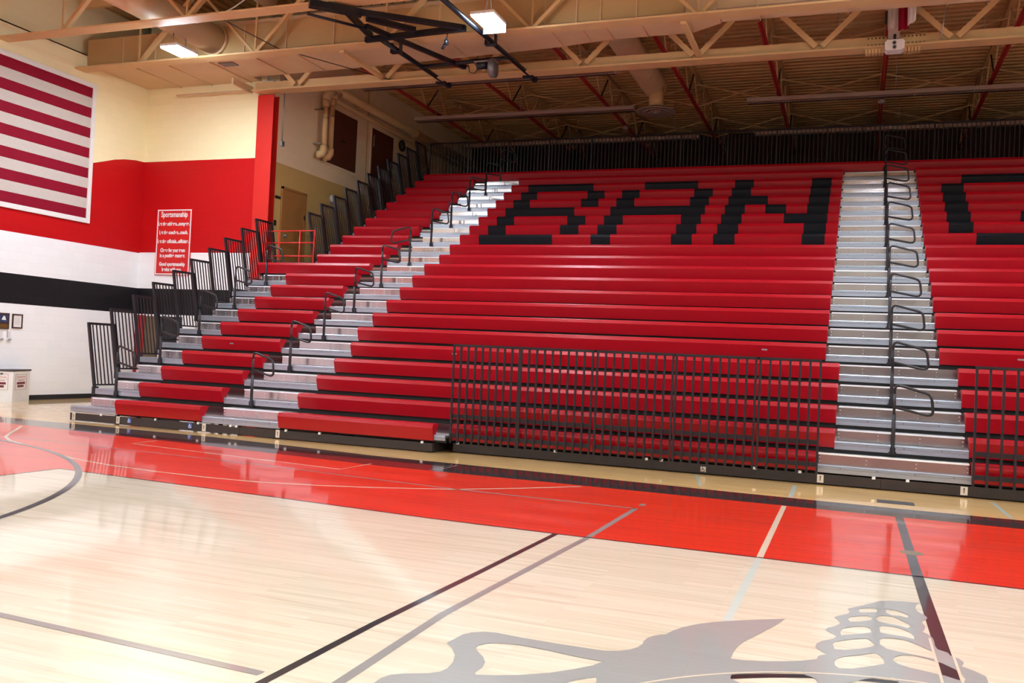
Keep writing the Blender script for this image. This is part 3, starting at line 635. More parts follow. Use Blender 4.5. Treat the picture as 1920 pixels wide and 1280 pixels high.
# aisle handrails: sleeve, post, bent loop
def handrail(label, cat='handrail'):
    h = thing('aisle_handrail', label, cat, (0, 0, 0), 'aisle handrails')
    MB().box(-.035, .035, -.02, .03, -.10, .0).box(-.05, .05, .005, .03, -.10, -.06).build('base_bracket', M_RAIL, h)
    MB().tube([(0, 0, -.08), (0, 0, .46)], .027, 10).build('sleeve', M_RAIL, h)
    P = [(0, 0, .46), (0, 0, .74)]
    MB().tube(P, .020, 10).build('post', M_RAIL, h)
    c = [(0, .74), (0, .80), (.012, .835), (.045, .852), (.09, .845), (.38, .765), (.425, .745), (.45, .715), (.462, .67), (.478, .54), (.474, .50), (.45, .475), (.41, .47), (.36, .478), (.0, .555)]
    MB().tube([(u, -.13*u, v) for u, v in c], .0195, 10).build('loop', M_RAIL, h)
    return h
hr = handrail('black handrail loop on the second row of the right-hand aisle, lowest there')
first = True
def place_rail(x, k, lab, flip=False):
    global first
    loc = Vector((x, rowY(k)+.045, rowZ(k)-.20))
    if first: hr.location = loc; hr['label'] = lab; r = hr; first = False
    else: r = copy_tree(hr, loc-hr.location, lab)
    if flip: r.rotation_euler.z = math.radians(195)
    return r
WORLD0 = hr
for k in range(2, 23, 2): place_rail(3.09, k, 'black handrail loop on the %s row of the right-hand aisle' % ORD[k])
for k in range(2, 23, 2): place_rail(-7.385, k, 'black handrail loop on the %s row of the left aisle%s' % (ORD[k], ', turned backwards' if k == 12 else ''), k == 12)
for k in range(2, 11, 2): place_rail(-10.44, k, 'black handrail loop on the %s row of the left end strip' % ORD[k])

# guard rail panels stepping up the left end, leaning outwards
def guard(h, L, lab):
    g = thing('guard_rail', lab, 'guard rail', (0, 0, 0), 'stepped end guard rails'); lean = -math.tan(math.radians(10.4))
    def P(y, z): return (z*lean, y, z)
    MB().bar(P(0, -.09), P(0, h), .045, .05).build('post', M_RAIL, g); MB().bar(P(L, -.05), P(L, h), .045, .05).build('post', M_RAIL, g)
    MB().bar(P(-.02, h), P(L+.02, h), .05, .045).build('top_rail', M_RAIL, g)
    MB().bar(P(.02, .06), P(L-.02, .06), .03, .03).build('bottom_rail', M_RAIL, g)
    for i in range(1, 7): MB().bar(P(L*i/7, .06), P(L*i/7, h), .018, .018).build('baluster', M_RAIL, g)
    MB().box(-.03, .04, -.04, .06, -.13, .03).build('base_bracket', M_RAIL, g)
    return g
gl = guard(1.23, .64, 'x')
for k in range(2, 12):
    loc = Vector((-11.015-(.02 if k % 2 else 0), rowY(k)+.10, rowZ(k)-.17)); lab = 'black end guard rail beside the %s row, lower left bleacher end' % ORD[k]
    if k == 2: gl.location = loc; gl['label'] = lab
    else: copy_tree(gl, loc-gl.location, lab)
gu = guard(1.20, .64, 'x')
for k in range(12, 23):
    loc = Vector((-10.05-(.02 if k % 2 else 0), rowY(k)+.10, rowZ(k)-.17)); lab = 'dark end guard rail beside the %s row, against the bay wall' % ORD[k]
    if k == 12: gu.location = loc; gu['label'] = lab
    else: copy_tree(gu, loc-gu.location, lab)

# front railing panels on the set-back first row
def front_panel(x0, x1, n, lab):
    Y = .235
    g = thing('front_railing', lab, 'railing', ((x0+x1)/2, Y, .14), 'front railing panels')
    MB().bar((x0-.015, Y, 1.70), (x1+.015, Y, 1.70), .035, .032).build('top_rail', M_RAIL, g)
    MB().box(x0, x1, Y+.012, Y+.022, .55, .615).build('lower_rail', M_RAIL, g); MB().box(x0, x1, Y+.012, Y+.022, .25, .315).build('lower_rail', M_RAIL, g)
    for i in range(n):
        x = x0+(x1-x0)*i/(n-1); MB().bar((x, Y, .16), (x, Y, 1.69), .030, .026).build('baluster', M_RAIL, g)
    m = MB()
    for t in (.2, .8):
        x = x0+(x1-x0)*t
        for z in (.27, .57): m.box(x-.03, x+.03, Y+.022, RECESS+.05, z-.02, z+.03)
    m.build('mounting_bracket', M_VOID, g)
for (x0, x1, n), w in zip(((-3.345, -2.245, 10), (-2.215, -1.085, 10), (-1.01, .115, 10), (.165, 1.275, 10), (1.335, 2.13, 7), (4.045, 5.15, 8), (5.2, 6.3, 8)), ('first dark front railing panel from the left, beside the short red bench', 'second dark front railing panel from the left', 'third dark front railing panel from the left', 'fourth dark front railing panel from the left', 'narrow fifth dark front railing panel, left of the right-hand aisle', 'dark front railing panel just right of the right-hand aisle', 'dark front railing panel cut off by the right frame edge')):
    front_panel(x0, x1, n, w)

# railing along the back of the top row
def back_panel(x0, x1, lab):
    g = thing('back_railing', lab, 'railing', ((x0+x1)/2, 12.62, 6.95), 'back railing panels'); y = 12.62
    MB().bar((x0, y, 8.05), (x1, y, 8.05), .045, .045).build('top_rail', M_RAIL, g); MB().bar((x0, y, 7.05), (x1, y, 7.05), .035, .035).build('bottom_rail', M_RAIL, g)
    MB().bar((x0+.02, y, 6.9), (x0+.02, y, 8.04), .04, .04).build('post', M_RAIL, g)
    n = 12
    for i in range(1, n): MB().bar((x0+(x1-x0)*i/n, y, 7.06), (x0+(x1-x0)*i/n, y, 8.04), .02, .02).build('baluster', M_RAIL, g)
    return g
bp = back_panel(-10.05, -8.75, 'x')
for i in range(14):
    lab = 'dark railing panel behind the top bench, %s from the left end' % ORD[i+1]
    if i == 0: bp['label'] = lab
    else: copy_tree(bp, (1.3*i, 0, 0), lab)

# red gate rail at the head of the lower block
g = thing('red_rail', 'red pipe guard rail in front of the tan door', 'railing', (-10.7, 6.36, 3.45)); y = 6.33
xs0, xs1 = -11.46, -9.98
MB().tube([(xs0, y, 3.45), (xs0, y, 4.42), (xs1, y, 4.43), (xs1-.02, y, 3.45)], .022, 8).build('frame', M_REDSTEEL, g)
for z in (4.13, 3.80): MB().tube([(xs0, y, z), (xs1-.01, y, z)], .018, 8).build('rail', M_REDSTEEL, g)
for x in (-11.02, -10.40): MB().tube([(x, y, 3.45), (x, y, 4.42)], .018, 8).build('upright', M_REDSTEEL, g)

# skirt boards along the floor with their stickers
def arrow_sticker(x, y, z, parent, w=.075, h=.13):
    s = MB().box(x-w/2, x+w/2, y-.004, y, z-h/2, z+h/2).build('row_sticker', M_STICK, parent)
    MB().box(x-.006, x+.006, y-.006, y-.004, z-.03, z+.02).prism([(x-.016, z+.02), (x+.016, z+.02), (x, z+.042)], y-.006, y-.004, 'Y').build('arrow_mark', M_INK, s)
def wheelchair(x, y, z, parent, s=.085, ground=None, ink=None):
    b = MB().box(x-s/2, x+s/2, y-.004, y, z-s/2, z+s/2).build('wheelchair_sticker', ground or M_BLUE, parent)
    m = MB(); yy = y-.006
    ringp = [(x-.005+.022*math.cos(t), yy, z-.013+.022*math.sin(t)) for t in [math.radians(a) for a in range(100, 381, 20)]]
    m.tube(ringp, .0035, 5); m.tube([(x-.010, yy, z+.022), (x-.004, yy, z-.006), (x+.016, yy, z-.008), (x+.024, yy, z-.028)], .0042, 5); m.tube([(x-.007, yy, z+.008), (x+.012, yy, z+.008)], .0035, 5)
    m.lathe([(0, -.002), (.007, -.002), (.007, .002)], (x-.010, yy, z+.030), 8, axis='Y')
    m.build('wheelchair_symbol', ink or M_SIGNW, b)
def clips(xs, y, parent):
    for x in xs: MB().box(x-.022, x+.022, y-.006, y+.02, .155, .172).box(x-.022, x+.022, y-.006, y, .135, .156).build('clip', M_WHITE, parent)
s = thing('skirt_board', 'dark brown skirt board under the left half of the first row', 'skirt board', (-7.2, .07, 0)); ys = .068
MB().box(XD0, -7.20, ys, ys+.02, .015, .150).build('board', M_SKIRT, s); MB().box(-7.195, -3.57, ys, ys+.02, .015, .150).build('board', M_SKIRT, s)
MB().box(-3.575, -3.555, ys+.021, RECESS+.35, .015, .150).build('return_board', M_SKIRT, s)
for x in (-10.88, -9.84, -7.94, -6.43): arrow_sticker(x, ys, .088, s)
for x in (-9.58, -8.235): wheelchair(x, ys, .095, s)
clips((-10.24, -9.0, -8.07, -7.39, -7.27, -6.27, -5.62, -3.75), ys, s)
s = thing('skirt_board', 'dark brown skirt board under the set-back right half of the first row', 'skirt board', (5, .36, 0)); ys = RECESS+.068
for a, b in ((-3.345, -.15), (-.145, 2.95), (2.955, 7.0), (7.005, XD1)): MB().box(a, b, ys, ys+.02, .015, .150).build('board', M_SKIRT, s)
for x in (2.18, 3.96): arrow_sticker(x, ys, .085, s, .085, .11)
wheelchair(.586, ys, .075, s, .075, M_STICK, M_INK)
clips((-3.27, -1.65, -.24, -.02, 1.30, 1.91, 2.86, 3.28), ys, s)

# steel frames that carry the decks
for i, x in enumerate((-10.6, -8.2, -5.8, -3.3, -.9, 1.5, 3.9, 6.3)):
    f = thing('bleacher_trestle', 'dark steel trestle hidden under the lower bleacher rows', 'trestle', (x, 3, 0), 'trestles under the lower bleacher')
    for k in range(2, 12): MB().box(x-.03, x+.03, rowY(k)+.26, rowY(k)+.31, 0., rowZ(k)-.295).build('upright', M_VOID, f)
    MB().bar((x, rowY(2)+.29, .2), (x, rowY(11)+.29, rowZ(11)-.45), .05, .05).build('brace', M_VOID, f)
for i, x in enumerate((-9.7, -7.9, -4.4, -.9, 1.9, 4.4, 7.9, 11.9, 15.5)):
    f = thing('bleacher_trestle', 'dark steel trestle hidden under the upper bleacher rows', 'trestle', (x, 9, 3.45), 'trestles under the upper bleacher')
    for k in range(12, 23): MB().box(x-.03, x+.03, rowY(k)+.19, rowY(k)+.24, 3.452, rowZ(k)-.206).build('upright', M_VOID, f)
# ------------------------------------------------------------------ roof steel
def truss(y, z, x0, x1, nodes, ztop, lab, w=.34):
    t = thing('roof_truss', lab, 'truss', ((x0+x1)/2, y, z), 'long roof trusses')
    MB().box(x0, x1, y-w/2, y+w/2, z, z+.035).box(x0, x1, y-.05, y-.012, z+.036, z+.085).box(x0, x1, y+.012, y+.05, z+.036, z+.085).build('bottom_chord', M_CREAM, t)
    MB().box(x0, x1, y-w/2, y+w/2, ztop, ztop+.035).box(x0, x1, y-.05, y-.012, ztop-.14, ztop).box(x0, x1, y+.012, y+.05, ztop-.14, ztop).build('top_chord', M_CREAM, t)
    for i, n in enumerate(nodes):
        nx = nodes[i+1] if i+1 < len(nodes) else n+(n-nodes[i-1])
        m = (n+nx)/2
        MB().bar((n+.04, y, z+.06), (m-.04, y, ztop-.04), .10, .08).build('diagonal', M_CREAM, t)
        MB().bar((m+.04, y, ztop-.04), (nx-.04, y, z+.06), .06, .06).build('diagonal', M_CREAM, t)
        MB().bar((n, y, z+.1), (n, y, ztop-.06), .035, .035).build('vertical', M_CREAM, t)
truss(4.38, 8.17, XL, XR, [-13.9+3.36*i for i in range(0, 10)], 9.85, 'cream truss in front of the boxed duct, ending above the flag')
truss(2.15, 8.17, XL, XR, [-13.95+3.36*i for i in range(0, 10)], 9.85, 'cream truss at the top left frame edge, nearest in view')
for i, y in enumerate((-1.2, -4.6, -8., -11.4, -14.8, -18.2, -21.6)):
    truss(y, 8.17, XL, XR, [-13.95+3.36*j for j in range(0, 10)], 9.85, 'cream truss above the court, outside the picture')

g = thing('bay_girder', 'deep cream girder truss spanning the open front of the bay', 'girder', (XC, 6.48, 8.0))
gy = 6.48
MB().box(XA-.45, XAR+.45, gy-.18, gy+.20, 8.0, 8.035).build('bottom_flange', M_CREAM, g)
MB().box(XA-.45, XAR+.45, gy-.02, gy+.02, 8.035, 8.255).build('bottom_web', M_CREAM, g)
MB().box(XA-.4, XAR+.4, gy-.15, gy+.15, 9.25, 9.5).build('top_chord', M_CREAM, g)
gn = [-10.75+2.48*i for i in range(0, 12)]
for n in gn:
    MB().bar((n-.06, gy-.1, 8.12), (n-1.2, gy-.1, 9.26), .11, .05, up=(0, 1, 0)).build('diagonal', M_CREAM, g)
    MB().bar((n+.06, gy-.1, 8.12), (n+1.2, gy-.1, 9.26), .11, .05, up=(0, 1, 0)).build('diagonal', M_CREAM, g)
for a in (2.55, 3.22):
    bm_ = MB().box(a, a+.40, gy-.05, gy-.021, 8.05, 8.245, M_CREAM)
    for i in range(6):
        for z in (8.08, 8.215): bm_.lathe([(0, -.022), (.016, -.02), (.018, 0)], (a+.03+.07*i, gy-.05, z), 6, mat('dark bolts', (.16, .11, .05), .5, noise=.1), axis='Y')
    bm_.build('splice_plate', None, g)
MB().box(XA-.3, XA-.05, YB-.05, YB+.2, 8.0, 8.36).build('bearing_block', wm('yellow', 'XZ'), g)
for x, lab in ((-8.3, 'cream strut between truss and girder at left'), (-.76, 'cream strut between truss and girder right of centre'), (6.8, 'cream strut between truss and girder at far right')):
    tag(MB().bar((x, 4.45, 8.12), (x, 6.45, 8.10), .11, .06).build('bracing_strut', M_CREAM), lab, 'strut', 'struts under the boxed duct')

# ribbed joists of the bay with red bottom chords
JX = [-9.73, -7.0, -4.35, -1.9, .42, 2.98, 5.46, 7.9, 10.35, 12.8, 15.3]
for i, x in enumerate(JX):
    zc = 8.88
    lab = 'bay roof joist with red bottom chord, %s from the left' % ORD[i+1]
    j = thing('bay_joist', lab, 'joist', (x, 13, zc), 'bay roof joists')
    MB().box(x-.055, x-.006, 6.85, YBACK, zc, zc+.014).box(x+.006, x+.055, 6.85, YBACK, zc, zc+.014).box(x-.014, x-.006, 6.85, YBACK, zc+.014, zc+.07).box(x+.006, x+.014, 6.85, YBACK, zc+.014, zc+.07).build('bottom_chord', M_JOIST, j)
    MB().box(x-.06, x+.06, 6.85, YBACK, BAYROOF-.10, BAYROOF-.005).build('top_chord', M_DECK, j)
    for q in range(8):
        ya = 7.0+1.55*q
        MB().bar((x, ya, zc+.05), (x, ya+.70, BAYROOF-.08), .03, .03).build('web_rod', M_VOID if q % 3 == 0 else M_CREAM, j)
        MB().bar((x, ya+.78, BAYROOF-.08), (x, ya+1.5, zc+.05), .03, .03).build('web_rod', M_CREAM, j)
for i in range(len(JX)-1):
    a, b = JX[i], JX[i+1]
    for q, y in enumerate((9.7, 13.2, 16.8)):
        x_ = thing('cross_bridging', 'thin tan cross bracing between the %s and %s bay joists, %s' % (ORD[i+1], ORD[i+2], ('near the girder', 'midway back', 'near the back wall')[q]), 'bracing', ((a+b)/2, y, 9.2), 'cross bracing rods')
        MB().bar((a, y, 8.95), (b, y+.06, 9.6), .034, .034).build('rod', M_CREAM, x_); MB().bar((a, y+.06, 9.6), (b, y, 8.95), .034, .034).build('rod', M_CREAM, x_)

def fluo(x0, x1, y, z, lab):
    f = thing('strip_light', lab, 'light fixture', ((x0+x1)/2, y, z), 'unlit strip lights in the bay')
    MB().prism([(y-.13, z+.02), (y-.08, z+.13), (y+.08, z+.13), (y+.13, z+.02), (y+.12, z+.02), (y, z+.09), (y-.12, z+.02)], x0, x1, 'X').build('housing', M_FLUO, f)
    m = MB(); x = x0+.04
    while x < x1-.03: m.box(x, x+.006, y-.11, y+.11, z, z+.035); x += .07
    m.box(x0, x1, y-.115, y-.11, z, z+.035).box(x0, x1, y+.11, y+.115, z, z+.035); m.build('louvre', M_LOUV, f)
    for q in (.1, .5, .9):
        xx = x0+(x1-x0)*q; MB().tube([(xx, y, z+.13), (xx, y, BAYROOF)], .008, 6).build('hanger', M_GALV, f)
fluo(-10.2, -3.15, 8.62, 8.58, 'unlit strip light row just behind the girder, left of the spiral duct')
fluo(-1.7, 5.6, 8.35, 8.58, 'unlit strip light row just behind the girder, right half')
fluo(-10.15, -3.4, 11.75, 8.52, 'unlit strip light row midway back, left of the round diffuser')
fluo(-.35, 6.9, 11.65, 8.52, 'unlit strip light row midway back, at right')
fluo(-10.1, -2.2, 15.4, 8.55, 'unlit strip light row far back above the back railing, left')
fluo(-.5, 7.5, 15.3, 8.55, 'unlit strip light row far back above the back railing, right')

d = thing('spiral_duct', 'round spiral duct running back under the bay roof', 'duct', (-2.9, 9, 9.2))
m = MB(); pts = []; y = 6.9; rr = []
while y < 11.9: pts += [(-2.88, y, 9.22), (-2.88, y+.085, 9.22), (-2.88, y+.1, 9.22), (-2.88, y+.115, 9.22)]; rr += [.32, .32, .335, .32]; y += .13
m.tube(pts, rr, 24).build('duct', M_DUCT, d)
MB().tube([(-2.78, 11.65, 9.1), (-2.78, 11.65, 8.5)], .20, 20).build('drop_collar', M_CREAM, d)
dd = thing('air_diffuser', 'round ringed air diffuser at the end of the spiral duct', 'diffuser', (-2.78, 11.65, 8.45))
MB().lathe([(.20, .06), (.42, .03), (.53, .0), (.55, .015), (.43, .06), (.22, .10)], (-2.78, 11.65, 8.42), 40).build('outer_ring', M_FLUO, dd)
MB().lathe([(.22, .02), (.36, -.01), (.37, .0), (.24, .04)], (-2.78, 11.65, 8.42), 36).build('ring', M_FLUO, dd); MB().lathe([(.09, .0), (.19, -.02), (.2, -.01), (.1, .03)], (-2.78, 11.65, 8.42), 30).build('ring', M_FLUO, dd)
MB().lathe([(0, -.035), (.05, -.03), (.07, -.01), (0, .03)], (-2.78, 11.65, 8.42), 20).build('centre_cone', M_FLUO, dd)
MB().lathe([(0, .09), (.40, .08)], (-2.78, 11.65, 8.42), 30).build('dark_throat', M_VOID, dd)
for x, y in ((-4.35, 14.6), (2.98, 13.1)):
    s = thing('sprinkler_head', 'small pale fitting under a red joist chord, %s' % ('left of the diffuser' if x < 0 else 'above the right-hand aisle'), 'ceiling fitting', (x, y, 8.8))
    MB().lathe([(0, -.06), (.09, -.05), (.10, .0), (.04, .06), (0, .07)], (x, y, 8.81), 14).build('body', M_FLUO, s)

# boxed duct between truss and girder
d = thing('boxed_duct', 'large cream boxed duct between front truss and girder', 'duct', (-5, 5.4, 8.35))
zb = 8.37
MB().prism([(XL+.01, 4.62), (XA-.46, 4.62), (XA-.46, 6.71), (XL+.01, 6.71)], zb, 9.0, 'Z').build('left_section', M_DUCT, d)
MB().prism([(XA-.455, 4.62), (-.77, 4.61), (-.77, 5.74), (-2.5, 5.74), (-4.0, 5.98), (-7.8, 6.22), (XA-.455, 6.36)], zb, 9.1, 'Z').build('main_section', M_DUCT, d)
MB().prism([(-.765, 4.61), (-.16, 4.60), (-.16, 5.32), (-.765, 5.72)], zb, 9.1, 'Z').build('taper', M_DUCT, d)
MB().prism([(-.155, 4.60), (7.2, 4.60), (7.2, 5.42), (-.155, 5.32)], zb+.02, 9.1, 'Z').build('right_section', M_DUCT, d)
MB().box(XL+.012, -.78, 4.588, 4.597, zb+.001, 9.0).build('front_face', M_FACE, d)['label'] = 'front face with shade put into its ochre colour'  # thin sheet carrying the painted shade of the duct front
for x, yr in ((-14.6, 6.7), (-13.6, 6.7), (-12.36, 6.7), (-11.0, 6.3), (-9.86, 6.24), (-8.6, 6.2), (-7.3, 6.12), (-6.0, 6.0), (-4.9, 5.95), (-3.62, 5.85), (-2.95, 5.72), (-2.45, 5.7), (-1.72, 5.7), (.6, 5.3), (2.2, 5.3), (3.9, 5.3)):
    MB().box(x-.012, x+.012, 4.57, yr, zb-.028, zb).box(x-.012, x+.012, 4.57, 4.587, zb, 8.98).build('standing_seam', M_DUCT, d)
for x, y, sx in ((-2.72, 4.86, .34), (-12.0, 5.3, .42)):
    r_ = MB().box(x-sx/2, x+sx/2, y-.13, y+.13, zb-.02, zb-.001).build('grille', mat('grey grille', (.16, .13, .14), .5, noise=.05), d)
tag(MB().box(-14.6, -12.3, 6.50, 6.56, zb-.30, zb-.26).box(-12.36, -12.3, 5.9, 6.7, zb-.30, zb-.14).build('duct_hanger', M_DUCT), 'pale angle bracket under the duct above the yellow wall', 'bracket')
rd = thing('round_duct', 'large cream round duct joining the boxed duct, upper left', 'duct', (-11.84, 2, 8.7))
MB().tube([(-11.84, -6, 8.72), (-11.84, 2.0, 8.70), (-11.84, 4.586, 8.68)], [.34, .34, .34], 28).build('duct', M_DUCT, rd)
MB().tube([(-11.84, 4.50, 8.68), (-11.84, 4.586, 8.68)], .365, 28).build('collar', M_DUCT, rd)
rd = thing('round_duct', 'smaller cream round duct near the top edge, left of the black frame', 'duct', (-10.3, 2, 9.3))
MB().tube([(-10.35, -6, 9.5), (-10.35, 4.6, 9.5)], .20, 20).build('duct', M_DUCT, rd)
c = thing('hanging_cable', 'thin white cable sagging past the left lamp', 'cable', (-12, 3.4, 9))
MB().tube([(-13.0+.42*i, 3.5, 9.35-.75*math.sin(PI*(i+1.2)/9.)*.9) for i in range(8)], .014, 6).build('cable', M_WHITE, c)

SHIELD = 7.88
# lamps over the court
def lamp(x, y, lab, shield=True, top=None):
    l = thing('high_bay_lamp', lab, 'lamp', (x, y, 8.0), 'lit court lamps')
    MB().box(x-.24, x+.24, y-.34, y+.34, 8.03, 8.09).build('housing', M_WHITE, l)
    if shield: MB().box(x-.24, x+.24, y+.322, y+.34, SHIELD, 8.03).build('added_spill_shield', M_BLKSTEEL, l)  # shield added to cut lamp light towards the upper rows
    MB().box(x-.22, x+.22, y-.32, y+.32, 8.0, 8.028).build('led_panel', M_LAMP, l)
    (MB().tube([(x, y-.2, 8.09), (x, y-.2, top)], .012, 6).tube([(x, y+.2, 8.09), (x, y+.2, top)], .012, 6) if top else MB().tube([(x, y-.2, 8.09), (x, y, 8.6), (x, y, ROOF-.1)], .012, 6).tube([(x, y+.2, 8.09), (x, y, 8.6)], .012, 6)).build('hanger', M_GALV, l)
    return l
L0 = lamp(-11.8, 3.35, 'brightly lit lamp hanging in front of the round duct, upper left', False, 8.38)
L1 = lamp(-4.3, 3.23, 'brightly lit lamp beside the black overhead frame')
for i in range(5):
    for j, y in enumerate((3.35, -3.0, -9.3, -15.6, -21.)):
        if j == 0 and i < 2: continue
        lab = 'lit lamp over the court, outside the picture'
        if i == 0: copy_tree(L0, (0, y-3.35, 0), lab)
        else: copy_tree(L1, (7.5*(i-1), y-3.23-(.35 if j == 0 else 0), 0), lab)

# folded basketball backstop frame under the trusses
b = thing('backstop_frame', 'black folded backstop frame hung under the trusses', 'backstop', (-5.7, 4.5, 8.0))
z = 8.04
MB().tube([(-6.93, 3.75, z), (-6.86, 6.95, z)], .052, 12).build('long_tube', M_BLKSTEEL, b)
MB().tube([(-4.76, 1.2, z), (-4.66, 6.95, z)], .052, 12).build('long_tube', M_BLKSTEEL, b)
MB().tube([(-6.93, 5.58, z), (-4.70, 5.42, z)], .045, 12).build('cross_tube', M_BLKSTEEL, b)
MB().bar((-6.85, 2.98, z), (-5.93, 5.85, z), .085, .085).build('diagonal_arm', M_BLKSTEEL, b)
MB().bar((-7.35, 1.72, z+.02), (-6.62, 2.42, z+.02), .19, .12).build('box_beam', M_BLKSTEEL, b)
MB().bar((-6.64, 2.32, z+.02), (-4.95, 3.46, z-.02), .12, .09).build('upper_arm', M_BLKSTEEL, b)
MB().bar((-6.62, 2.62, z), (-5.98, 3.42, z), .13, .09).build('short_arm', M_BLKSTEEL, b)
MB().bar((-7.24, 3.66, z-.02), (-4.9, 3.50, z-.02), .09, .11).build('cross_beam', M_BLKSTEEL, b)
MB().bar((-6.95, 2.42, z+.08), (-7.1, 3.64, z+.04), .08, .12).build('link_plate', M_BLKSTEEL, b)
MB().tube([(-7.5, 1.9, z-.1), (-6.85, 3.0, z-.05)], .028, 10).build('thin_rod', M_BLKSTEEL, b)
m = MB()
for x, y in ((-6.9, 4.38), (-4.71, 4.38), (-6.87, 6.6), (-4.67, 6.6)):
    m.box(x-.12, x+.12, y-.06, y+.06, z-.085, z-.055).box(x-.12, x-.09, y-.05, y+.05, z-.055, z+.14).box(x+.09, x+.12, y-.05, y+.05, z-.055, z+.14)
m.build('clamp', M_BLKSTEEL, b)
for x in (-6.86, -4.66): MB().tube([(x, 6.9, z), (x, 7.02, z)], .075, 12).build('end_cap', M_BLKSTEEL, b)
w = thing('winch_motor', 'small grey winch motor hung on the black overhead frame', 'winch', (-5.2, 5.45, 7.9))
MB().lathe([(0, 0), (.20, .0), (.21, .03), (.21, .10), (.12, .13), (0, .13)], (-5.12, 5.42, 7.83), 20, axis='X').build('drum', mat('dark cast metal', (.16, .15, .15), .4, .5, noise=.1), w)
MB().lathe([(0, 0), (.085, .0), (.09, .03), (.09, .24), (0, .25)], (-5.45, 5.44, 7.92), 16, axis='X').build('motor', M_BLKSTEEL, w)
MB().box(-5.5, -5.0, 5.36, 5.52, 7.97, 8.0).build('plate', M_GREYP, w)
MB().tube([(-5.42, 5.42, 7.86), (-5.50, 5.40, 7.74), (-5.62, 5.40, 7.78), (-5.66, 5.42, 7.95)], .01, 6).build('wire', M_BLKSTEEL, w)
h = thing('hanging_pulley', 'small black pulley hanging left of the bright centre lamp', 'pulley', (-5.35, 3.6, 7.7))
MB().tube([(-5.32, 3.58, 7.99), (-5.34, 3.58, 7.86)], .012, 6).build('link', M_BLKSTEEL, h); MB().lathe([(0, 0), (.06, .005), (.07, .03), (.06, .055), (0, .06)], (-5.37, 3.58, 7.80), 14, axis='X').build('wheel', M_BLKSTEEL, h)
MB().tube([(-5.35, 3.58, 7.80), (-5.43, 3.58, 7.66)], .03, 8).build('hook', M_BLKSTEEL, h)
tag(MB().tube([(-10.9, 3.3, 8.75), (-10.0, 4.5, 8.33), (-8.1, 6.4, 8.06)], .010, 6).build('guy_wire', M_BLKSTEEL), 'thin dark wire slanting across the duct to the girder', 'wire')

# banner cloth and white box at the girder
c = thing('hanging_cloth', 'red and white striped cloth hanging folded at the girder, top right', 'flag', (3.2, 6.2, 8.3))
def cloth(x0, x1, yb, m, zb0, zb1, ph):
    q = MB(); n = 14; vs = []
    for i in range(n+1):
        t = i/n; x = x0+(x1-x0)*t; yy = yb+.035*math.sin(ph+t*9)
        zl = zb0+(zb1-zb0)*t
        for k in range(6): vs.append((x+.012*k*(t-.5), yy+.01*math.sin(k*1.3+ph), zl+(9.6-zl)*k/5))
    fs = [(i*6+k, (i+1)*6+k, (i+1)*6+k+1, i*6+k+1) for i in range(n) for k in range(5)]
    q.add(vs, fs, None, True); o = q.build('cloth_fold', m, c)
    so = o.modifiers.new('thickness', 'SOLIDIFY'); so.thickness = .006
cloth(2.93, 3.13, 6.24, M_FLAGW, 8.30, 8.33, 0.); cloth(3.12, 3.30, 6.20, M_FLAGR, 8.27, 8.29, 1.2); cloth(3.28, 3.42, 6.16, M_WHITE, 8.33, 8.42, 2.0)
MB().box(2.94, 3.15, 6.26, 6.36, 8.13, 8.34).build('holder', M_FLUO, c)
MB().tube([(2.9, 6.3, 8.45), (2.9, 6.3, 8.7)], .03, 8).build('pulley_block', M_RUBBER, c)
w = thing('white_sensor_box', 'white box with two round black-rimmed openings below the girder flange', 'box', (3.06, 6.3, 7.87))
MB().prism([(2.89, 7.90), (2.93, 7.865), (3.18, 7.865), (3.24, 7.90), (3.245, 8.03), (3.21, 8.075), (2.93, 8.075), (2.885, 8.03)], 6.14, 6.40, 'Y').build('box', M_WHITE, w)
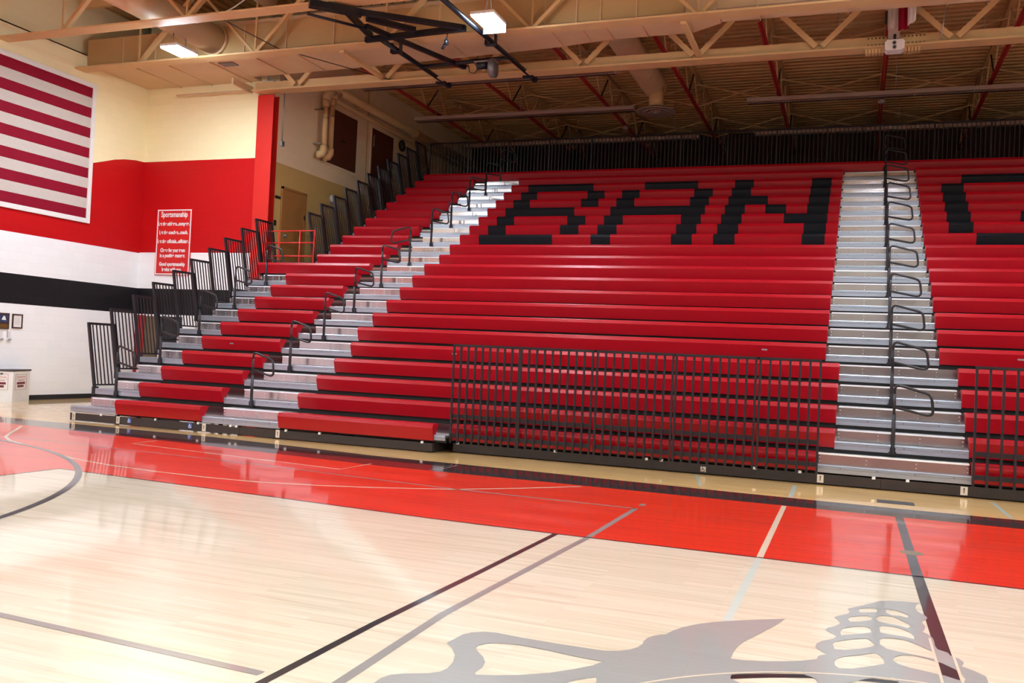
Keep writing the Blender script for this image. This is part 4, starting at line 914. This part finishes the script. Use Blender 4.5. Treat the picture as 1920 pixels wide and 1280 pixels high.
for dz, dx in ((.03, 0), (-.055, .005)):
    MB().lathe([(.026, -.012), (.042, -.012), (.042, .0)], (3.055+dx, 6.14, 7.975+dz), 16, axis='Y').build('opening_rim', M_GALV, w); MB().lathe([(0, -.006), (.027, -.006)], (3.055+dx, 6.14, 7.975+dz), 16, axis='Y').build('opening', M_RUBBER, w)
MB().tube([(3.06, 6.2, 8.07), (3.06, 6.2, 8.19)], .028, 10).build('neck', M_RUBBER, w)
f = thing('ribbed_bracket', 'cream ribbed bracket either side of the white box', 'bracket', (3.06, 6.42, 7.92))
for a0, n in ((2.53, 6), (3.25, 5)):
    m = MB()
    for i in range(n): m.box(a0+.06*i, a0+.045+.06*i, 6.36, 6.55, 7.90, 7.985)
    m.box(a0-.02, a0+.06*n+.01, 6.38, 6.56, 7.985, 7.999)
    m.build('rib_block', M_CREAM, f)
tag(MB().tube([(4.0, 6.25, 9.3), (3.93, 6.3, 8.45), (3.9, 6.36, 8.06)], .012, 6).build('hanger_rod', M_GALV), 'thin grey rod hanging at the girder, right of the striped cloth', 'rod')

# ------------------------------------------------------------------ camera, world, output
yaw, pitch, roll = -.3589, .0165, .0465
cy, sy = math.cos(yaw), math.sin(yaw); cp, sp = math.cos(pitch), math.sin(pitch); cr, sr = math.cos(roll), math.sin(roll)
r0 = Vector((cy, -sy, 0)); f0 = Vector((sy*cp, cy*cp, sp)); u0 = Vector((-sp*sy, -sp*cy, cp))
rv = cr*r0+sr*u0; uv = -sr*r0+cr*u0
cam = bpy.data.cameras.new('camera'); cam.sensor_width = 36; cam.lens = 1711.24*36/1920; cam.clip_end = 200
co = bpy.data.objects.new('camera', cam); C.objects.link(co)
mx = Matrix((rv, uv, -f0)).transposed().to_4x4(); mx.translation = Vector((2.5503, -12.9132, 1.5611)); co.matrix_world = mx
S.camera = co
w = bpy.data.worlds.new('world'); S.world = w; w.use_nodes = True
w.node_tree.nodes['Background'].inputs['Color'].default_value = (.9, .95, 1, 1); w.node_tree.nodes['Background'].inputs['Strength'].default_value = 0.0
S.view_settings.view_transform = 'Standard'; S.view_settings.look = 'None'; S.view_settings.gamma = 1; S.view_settings.use_curve_mapping = False
S.view_settings.exposure = EXPOSURE
